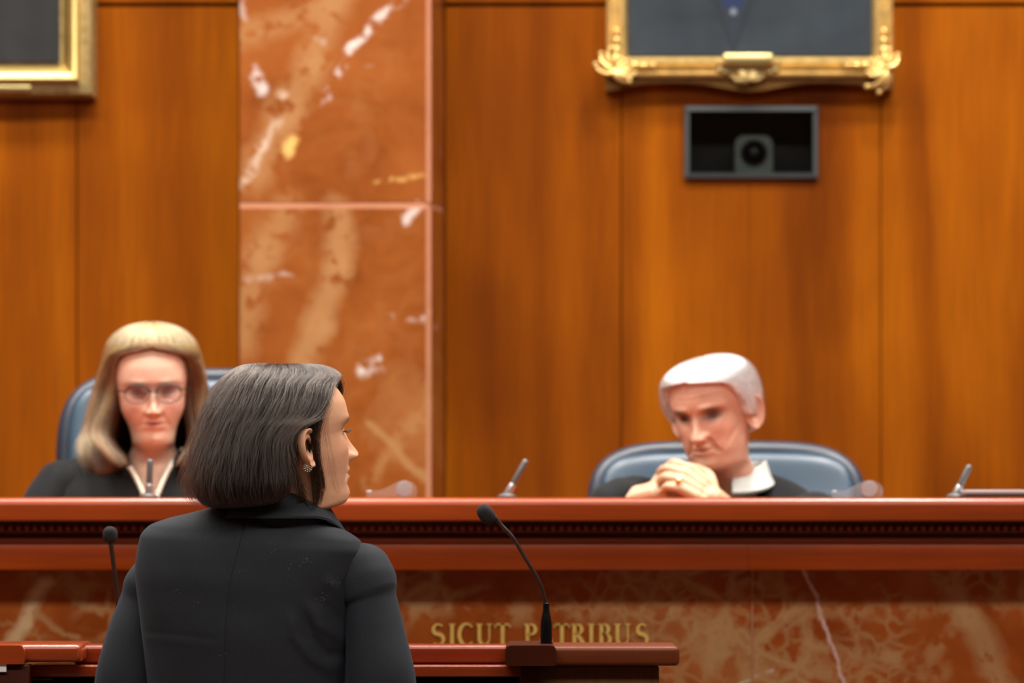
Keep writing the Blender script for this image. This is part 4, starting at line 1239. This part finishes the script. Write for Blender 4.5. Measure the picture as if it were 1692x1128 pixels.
# necklace of pearls
pts = np.array([P(190, 742, YJ + .03), P(206, 758, YJ - .005), P(218, 778, YJ - .045), P(230, 800, YJ - .07), P(240, 822, YJ - .088), P(249, 838, YJ - .096), P(258, 822, YJ - .088), P(267, 800, YJ - .07), P(277, 778, YJ - .045), P(288, 758, YJ - .005), P(302, 742, YJ + .03)])
tq = np.linspace(0, 10, 900); cur = np.stack([pchip(np.arange(11), pts[:, i], tq) for i in range(3)], 1)
sl = np.concatenate([[0], np.cumsum(np.linalg.norm(np.diff(cur, axis=0), axis=1))])
neck = thing('pearl_necklace', pts[5], None, None); neck.parent = wj; neck.location = Vector(pts[5] - np.array(wj.location))
pm = mesh('pearl', G().ell((0, 0, 0), (.0056, .0056, .0056), nu=12, nv=8), M['pearl'])
for q in np.arange(0, sl[-1], .0112):
    i = np.searchsorted(sl, q); o = bpy.data.objects.new('pearl', pm); o.parent = neck; o.location = Vector(cur[min(i, 899)] - pts[5]); COL.objects.link(o)
# glasses
def hp2w(Q): return (np.asarray(Q) - p0) @ Mh.T + hp
gl = thing('spectacles', hp2w([(0, .1, .113)])[0], None, None); gl.parent = wj; gl.location = Vector(hp2w([(0, .1, .113)])[0] - np.array(wj.location))
M['frame_dark'] = plain('dark_spectacle_rim', (.025, .018, .016), .35)
g = G()
th = np.linspace(0, 2 * PI, 33)
for s_ in (-1, 1):
    ring = [(s_ * .0315 + .0255 * np.sign(math.cos(t)) * abs(math.cos(t)) ** .8, .1035 - .006 * (abs(math.cos(t)) if math.cos(t) * s_ > 0 else 0), .111 + .0185 * math.sin(t)) for t in th]
    g.tube(hp2w(ring), .0011, 6, cap=1)
    top = [q for q, t in zip(ring, th) if .15 < t < PI - .15]; g.tube(hp2w(top), .0020, 6, cap=1)
    g.tube(hp2w([(s_ * .057, .098, .118), (s_ * .068, .085, .118), (s_ * .076, .03, .112), (s_ * .078, -.005, .106)]), .0016, 6, smooth=4)
g.tube(hp2w([(-.007, .1035, .114), (0, .1055, .117), (.007, .1035, .114)]), .0014, 6, smooth=3)
part('rim', g, M['frame_dark'], gl)
for s_ in (-1, 1):
    ring = np.array([(s_ * .0315 + .0245 * math.cos(t), .1035 - .006 * (abs(math.cos(t)) if math.cos(t) * s_ > 0 else 0), .111 + .0175 * math.sin(t)) for t in th[:-1]])
    g = G(); n = len(ring); g.add(hp2w(np.vstack([ring, ring - (0, .001, 0)])), [tuple(range(n)), tuple(range(2 * n - 1, n - 1, -1))] + [(i, (i + 1) % n, (i + 1) % n + n, i + n) for i in range(n)])
    part('lens', g, M['lens'], gl, smooth=False)
for s_ in (-1, 1):
    part('earring', G().ell(hp2w([(s_ * .080, .006, .066)])[0], (.0075, .006, .0085), nu=14, nv=10), M['gold_bright'], wj)
# hair
HW = Hair([(.245, .030, -.03, .012), (.240, .055, -.055, .040), (.228, .076, -.085, .066), (.205, .092, -.110, .088), (.175, .098, -.125, .098), (.14, .100, -.135, .103), (.10, .098, -.140, .108), (.06, .098, -.140, .115),
           (.02, .098, -.138, .126), (-.005, .096, -.136, .134), (-.03, .094, -.130, .134), (-.05, .092, -.122, .124), (-.075, .086, -.115, .108)],
          [(.245, 0), (.196, 0), (.190, 16), (.184, 34), (.17, 46), (.14, 55), (.10, 58), (.05, 55), (.02, 50), (-.005, 36), (-.03, 24), (-.08, 16)],
          [(.245, 0), (.196, 0), (.190, 16), (.184, 36), (.17, 48), (.14, 56), (.10, 59), (.05, 57), (.02, 52), (-.005, 38), (-.03, 26), (-.08, 18)],
          lambda u: -.058 + .014 * np.cos(2 * PI * 3 * u), wave=.016, wk=9, base=50)
rng = np.random.default_rng(3)
hm = lambda Q: (Q - p0) @ (rotz(R(184)) @ rotx(R(-3))).T + hp
g = HW.shell(.022, .006, 110, 60); hair = part('hair', (hm(g.V()), g.f), M['shell_blond'], wj, smooth=True)
Pn = HW.strands(7000, 20, rng, None, 0.0, .014, .006, 44, .8, .03, curl=.010)
hair_object('hair_strands', hm(Pn), .00022, M['hair_blond'], hair)
Pn = HW.strands(1500, 18, rng, urange=.055, vmin=.31, thick=.003, wav=.005, clump=20, cl=.4, fly=.02, lift=.003)
hair_object('face_framing_strands', hm(Pn), .00025, M['hair_brown'], hair)

# ================================================================== the white-haired judge
YM2 = 11.55
mj = thing('person', (PX(1213, YM2), YM2, ZP), 'white-haired man in a black judge robe resting his chin on clasped hands', 'person')
Mh = rotz(R(154)) @ roty(R(6)) @ rotx(R(-15)) * 1.02
hp = P(1180, 688, YM2 - .05); Mt = rotz(R(176)); tp = hp + np.array((.035, .055, -.01))
g = head(zm(SKA[0]), SKA[1], SKA[2], SKA[3] * (1 + .08 * (1 - sm(.03, .10, SKA[0])) * sm(-.01, .01, SKA[0])), std_feats(1.15, 1.0), -.16, na=150, nz=180)
for s_ in (1, -1): g.add(*ear(.072, s_, (s_ * .0765, -.008, .092), .5, .040))
V = g.V()
C = face_colors(V, (.70, .41, .30), (.42, .15, .13), (.13, .08, .06), (.12, .05, .04), (.66, .27, .19), 1.0, mo=.9, brow_z=.013, lidd=.9, lidk=1.0, brow_s=.0085, lids=1.15)  # dark lid colour paints in the shade of the eye sockets
V = blend_pose(V, Mh, hp - Mh @ p0, Mt, tp - Mt @ p0, -.11, -.02)
F = list(g.f)
gh = G(); YH = 11.35; HD = 4
def hpx(px, py, dy=0.0): return P(px, py + HD, YH + dy)
gh.tube([hpx(1244, 884, .08), hpx(1206, 848, .03), hpx(1178, 820, 0)], [.040, .033, .028], 14, flat=.85)
hand(gh, hpx(1182, 824), (-.80, .02, .60), (.20, -.80, .58), [(.55, .75, .5), (.6, .8, .5), (.65, .85, .5), (.7, .9, .5)], ((.5, .8, -.3), (.8, .35, -.5), (.9, .1, -.6)), .93, .03, side_sign=-1)
gh.tube([hpx(975, 852, .08), hpx(1030, 826, .05), hpx(1074, 813, .03)], [.040, .034, .028], 14, flat=.85)
hand(gh, hpx(1072, 815, .035), (.93, .1, .15), (-.1, -.85, .5), [(.9, 1.3, .9), (1.0, 1.35, .9), (1.05, 1.35, .9), (1.1, 1.35, .9)], ((.7, .8, .1), (.9, .3, -.3), (.9, 0, -.5)), .95, .0, side_sign=1)
hv, hf = voxel(gh, .0022, 3)
F += [tuple(i + len(V) for i in f) for f in hf]; V = np.vstack([V, hv]); C = np.vstack([C, np.tile((.52, .325, .20), (len(hv), 1))])
part('body', (V, F), M['skin'], mj, smooth=True, col=C)
rg = hpx(1122, 790, -.022)
Mr = frame_to((-.84, .3, .45))
part('ring', G().lathe([(.0095, -.003), (.0105, 0), (.0095, .003), (.0082, .003), (.0082, -.003)], rg + np.array((0, .008, 0)), Mr, 16), M['gold_bright'], mj)
part('signet', G().ell(rg, (.006, .004, .006), nu=12, nv=8), M['brass'], mj)
TOM = np.array((PX(1213, YM2), YM2 + .06, ZC))
rows = [(.058, .062, .035, -.085, 0), (.052, .085, .045, -.095, 0), (.040, .118, .055, -.10, 0), (.020, .152, .07, -.11, 0), (0, .175, .085, -.115, 0), (-.04, .195, .10, -.12, 0), (-.1, .205, .115, -.12, 0), (-.2, .21, .125, -.12, 0), (-.27, .23, .16, -.12, 0), (-.31, .25, .32, -.12, 0), (-.40, .25, .42, -.12, 0), (-.60, .24, .43, .02, 0), (-.73, .25, .43, .08, 0)]
rv, rf = slices(rows, rotz(R(180)), TOM, nz=110, na=160)
robe = part('robe', (rv, rf), M['robe'], mj, smooth=True)
g = G().tube([TOM + (-.165, 0, -.035), P(1050, 836, YM2 - .03), P(1012, 842, YM2 - .10), P(1008, 836, YH + .05), P(1028, 820, YH + .055)], [.062, .062, .056, .046, .040], 24, smooth=6, cap=5)
part('robe_sleeve', g, M['robe'], robe, smooth=True)
g = G().tube([TOM + (.165, 0, -.045), P(1345, 862, YM2 - .04), P(1312, 880, YM2 - .12), P(1262, 872, YH + .085), P(1240, 862, YH + .06)], [.062, .062, .058, .050, .046], 24, smooth=6, cap=5)
part('robe_sleeve', g, M['robe'], robe, smooth=True)
collar('shirt_collar', (PX(1213, YM2), YM2 + .035, ZC - .008), R(180 - 24), [(.060, .03), (.0605, .082), (.063, .088), (.068, .088), (.076, .060), (.082, .046), (.080, .042), (.066, .052)],
       [(.062, .0), (.066, .058), (.068, .064), (.074, .064), (.094, .040), (.116, .024), (.114, .019), (.080, .02)], 158, M['shirt'], mj)
HM = Hair([(.214, .022, -.022, .014), (.211, .048, -.044, .036), (.205, .074, -.070, .058), (.195, .094, -.090, .075), (.182, .106, -.104, .087), (.16, .108, -.114, .094), (.13, .104, -.118, .096), (.11, .100, -.114, .093), (.085, .092, -.108, .088), (.05, .08, -.096, .080), (.03, .08, -.085, .07)],
          [(.214, 0), (.192, 0), (.187, 24), (.181, 46), (.168, 58), (.14, 66), (.115, 72), (.095, 77), (.085, 96), (.03, 108)],
          [(.214, 0), (.190, 0), (.185, 24), (.179, 44), (.166, 56), (.14, 64), (.115, 71), (.095, 76), (.085, 96), (.03, 108)],
          lambda u: .082 - .04 * sm(.1, .3, np.minimum(u, 1 - u)))
rng = np.random.default_rng(8)
hm = lambda Q: (Q - p0) @ Mh.T + hp
g = HM.shell(.018, .004, 90, 40); hair = part('hair', (hm(g.V()), g.f), M['shell_white'], mj, smooth=True)
Pn = HM.strands(5000, 14, rng, None, 0.0, .010, .003, 50, .5, .02)
hair_object('hair_strands', hm(Pn), .0002, M['hair_white'], hair)

# ================================================================== lectern
YL = 9.8
lec = thing('lectern', (PX(500, YL), 9.85, 0), 'wide glossy red-brown wooden lectern with side wings in front of the woman in the suit', 'lectern')
def rail(name, x0, x1, py0, py1, y0, y1, bev, mat, seg=4):
    yref = min(y0, y1)
    return part(name, G().box(PX(x0, yref), PX(x1, yref), y0, y1, PZ(py1, yref), PZ(py0, yref), bev, seg), mat, lec)
def arm(x0, x1, py0, py1, y0, y1, mat):
    xa_, xb_, za_, zb_ = PX(x0, y0), PX(x1, y0), PZ(py1, y0), PZ(py0, y0)
    poly = []
    for cx_, cz_, r_, a0 in ((xb_ - .010, zb_ - .010, .010, 0), (xa_ + .010, zb_ - .010, .010, 90), (xa_ + .004, za_ + .004, .004, 180), (xb_ - .004, za_ + .004, .004, 270)):
        poly += [(cx_ + r_ * math.cos(R(a0 + t)), cz_ + r_ * math.sin(R(a0 + t))) for t in (0, 18, 36, 54, 72, 90)]
    part('arm_rail', G().prism(poly, y0, y1), mat, lec)
rail('back_rail', 120, 868, 1065.5, 1097, 9.86, 9.97, .008, M['lectern'])
rail('shelf_rail', 47, 862, 1099, 1118, 9.80, 9.95, .003, M['lectern'])
arm(835, 919, 1066, 1100, 9.66, 9.98, M['lectern_dark'])
rail('wing_top', 905, 1123, 1067.5, 1100, 9.72, 10.00, .009, M['lectern_wing'], 5)
arm(-75, 40, 1066, 1097, 9.70, 9.98, M['lectern'])
rail('wing_top', -300, 134, 1065, 1094, 9.73, 10.00, .009, M['lectern'], 5)
zr0 = PZ(1101, 9.7)
part('post', G().box(PX(859, 9.69), PX(895, 9.69), 9.69, 9.76, 0, zr0, .003), M['lectern_dark'], lec)
part('post', G().box(PX(-20, 9.71), PX(48, 9.71), 9.71, 9.78, 0, PZ(1098, 9.71), .003), M['lectern_dark'], lec)
part('side_panel', G().box(PX(890, 9.75), PX(1089, 9.75), 9.75, 9.98, 0, PZ(1100.5, 9.75), .002), M['lectern_panel'], lec)
part('side_panel', G().box(PX(-270, 9.76), PX(-15, 9.76), 9.78, 9.98, 0, PZ(1094.5, 9.76), .002), M['lectern_dark'], lec)
part('front_panel', G().box(PX(20, 9.9), PX(890, 9.9), 9.93, 9.965, 0, PZ(1110, 9.9)), M['lectern_dark'], lec, smooth=False)
part('reading_board', G().box(PX(50, 9.82), PX(858, 9.82), 9.80, 9.94, PZ(1150, 9.82), PZ(1140, 9.82), .002), M['lectern_panel'], lec)
part('trim_strip', G().box(PX(49, 9.86), PX(86, 9.86), 9.86, 9.90, PZ(1124, 9.86), PZ(1119.5, 9.86), .001), M['gold_aged'], lec)
ppx = part('paper_sheet', G().box(PX(-60, 9.70), PX(10, 9.70), 9.704, 9.712, PZ(1098, 9.7) - .012, PZ(1090.5, 9.7)), M['paper'], None, smooth=False)
tag(ppx, 'corner of a white sheet under the left end of the lectern rail', 'paper')

# ---- lectern microphones
def gooseneck(label, base, pts, head_c, head_d, hr, rod=.0036, plinth=True):
    t = thing('gooseneck_microphone', base, label, 'microphone', 'gooseneck microphones on the lectern')
    if plinth:
        zb = base[2]
        part('base', G().lathe([(.0100, 0), (.0100, .022), (.0094, .040), (.0072, .052), (.0058, .058), (.0052, .072), (.0040, .073)], base, None, 18), M['lens_black'], t)
    part('gooseneck_stem', G().tube(pts, rod, 10, smooth=5), M['rod'], t)
    part('windscreen', G().ell(head_c, hr, frame_to(head_d), nu=22, nv=16, p=2.3), M['foam'], t)
    return t
YG = 9.78
zt = PZ(1067.2, 9.72)
b = P(902.5, 1066, YG); b[2] = zt
gooseneck('microphone with a bent stem standing on the right end of the lectern', b,
          [P(902.5, 1012, YG), P(901, 995, YG), P(896, 974, YG), P(888, 955, YG), P(868, 922, YG), P(846, 886, YG), P(829, 868, YG), P(818, 853, YG)], P(803.5, 849.5, YG), P(794, 840, YG) - P(812, 862, YG), (.0138, .0138, .0192), .0036)
YG2 = 9.93
b = P(196, 1066, YG2); b[2] = PZ(1065.5, 9.86)
gooseneck('microphone with an upright stem at the left of the woman in the suit', b,
          [b + np.array((0, 0, .065)), P(194, 985, YG2), P(190, 950, YG2), P(186, 920, YG2), P(183, 896, YG2)], P(182, 883, YG2), (0, 0, 1), (.0132, .0132, .0145), .0042)

# ---- bench microphones
def bench_mic(label, px0, py0, px1, py1, Y):
    b = P(px0, py0, Y); b[2] = ZT
    t = thing('bench_microphone', b, label, 'microphone', 'microphones on the judges bench')
    part('base', G().lathe([(.018, 0), (.018, .004), (.012, .008), (.006, .009)], b, None, 18), M['mic_grey'], t)
    a, c = P(px0, py0, Y), P(px1, py1, Y)
    a = b + np.array((0, 0, .006))
    part('swivel', G().tube([a, a + (c - a) * .28], [.0080, .0072], 12), M['steel'] if px0 < 860 or px0 > 1500 else M['mic_grey'], t)
    part('capsule_tube', G().tube([a + (c - a) * .25, c], [.0062, .0062], 12), M['mic_grey'], t)
bench_mic('grey rod microphone leaning right on the bench, midway between the two judges', 838, 822, 868, 763, 11.08)
bench_mic('grey rod microphone beside the flat laptop at the right end of the bench', 1579, 822, 1601, 772, 11.08)
bench_mic('dark upright rod microphone in front of the pearl necklace', 246, 822, 248, 763, 11.08)

# ---- clear desk dispensers, laptop
def dispenser(label, px, Y):
    t = thing('desk_dispenser', (PX(px, Y), Y, ZT), label, 'dispenser', 'clear dispensers on the bench')
    kx = Y / FPX; ox = PX(px, Y)
    prof = [(0, 0), (0, 9), (12, 11), (24, 12), (36, 17), (46, 23), (54, 27), (64, 28), (74, 26), (82, 20), (85, 12), (83, 0)]
    g = G(); bm = bmesh.new()
    f_ = [bm.verts.new((ox + x * kx, Y - .02, ZT + .0005 + z * kx)) for x, z in prof]
    k_ = [bm.verts.new((ox + x * kx, Y + .02, ZT + .0005 + z * kx)) for x, z in prof]
    n = len(prof); bm.faces.new(f_); bm.faces.new(k_[::-1])
    for i in range(n): bm.faces.new((f_[i], k_[i], k_[(i + 1) % n], f_[(i + 1) % n]))
    bmesh.ops.recalc_face_normals(bm, faces=bm.faces)
    bmesh.ops.bevel(bm, geom=list(bm.edges), offset=.0022, segments=2, affect='EDGES')
    g.bm(bm)
    part('acrylic_body', g, M['acrylic'], t)
    part('highlight_core', G().lathe([(.0040, -.014), (.0150, -.012), (.0162, -.006), (.0162, .006), (.0150, .012), (.0040, .014)], (ox + 63 * kx, Y - .001, ZT + 14.5 * kx), rotx(R(90)), 24), M['tape_highlight'], t)  # pale solid roll stands in for the whitish highlight on the hump
    part('cutter_strip', G().box(ox + .0004, ox + 9 * kx, Y - .016, Y + .016, ZT + 9.0 * kx, ZT + 11.4 * kx, .0005, 1), M['steel'], t)
dispenser('clear humped desk dispenser on the bench beside the marble pilaster', 605, 11.06)
dispenser('clear humped desk dispenser on the bench beside the white-haired judge chair', 1373, 11.06)
YQ = 11.06
lp = thing('laptop', (PX(1680, YQ), YQ, ZT), 'flat pale grey closed laptop at the right end of the bench', 'laptop')
part('lid', G().box(PX(1588, YQ), PX(1860, YQ), YQ - .10, YQ + .11, ZT + .0075, ZT + .0150, .002), M['laptop'], lp)
part('base', G().box(PX(1589, YQ), PX(1859, YQ), YQ - .098, YQ + .11, ZT + .001, ZT + .0072, .001), M['grey_metal'], lp)
bpy.context.view_layer.update()
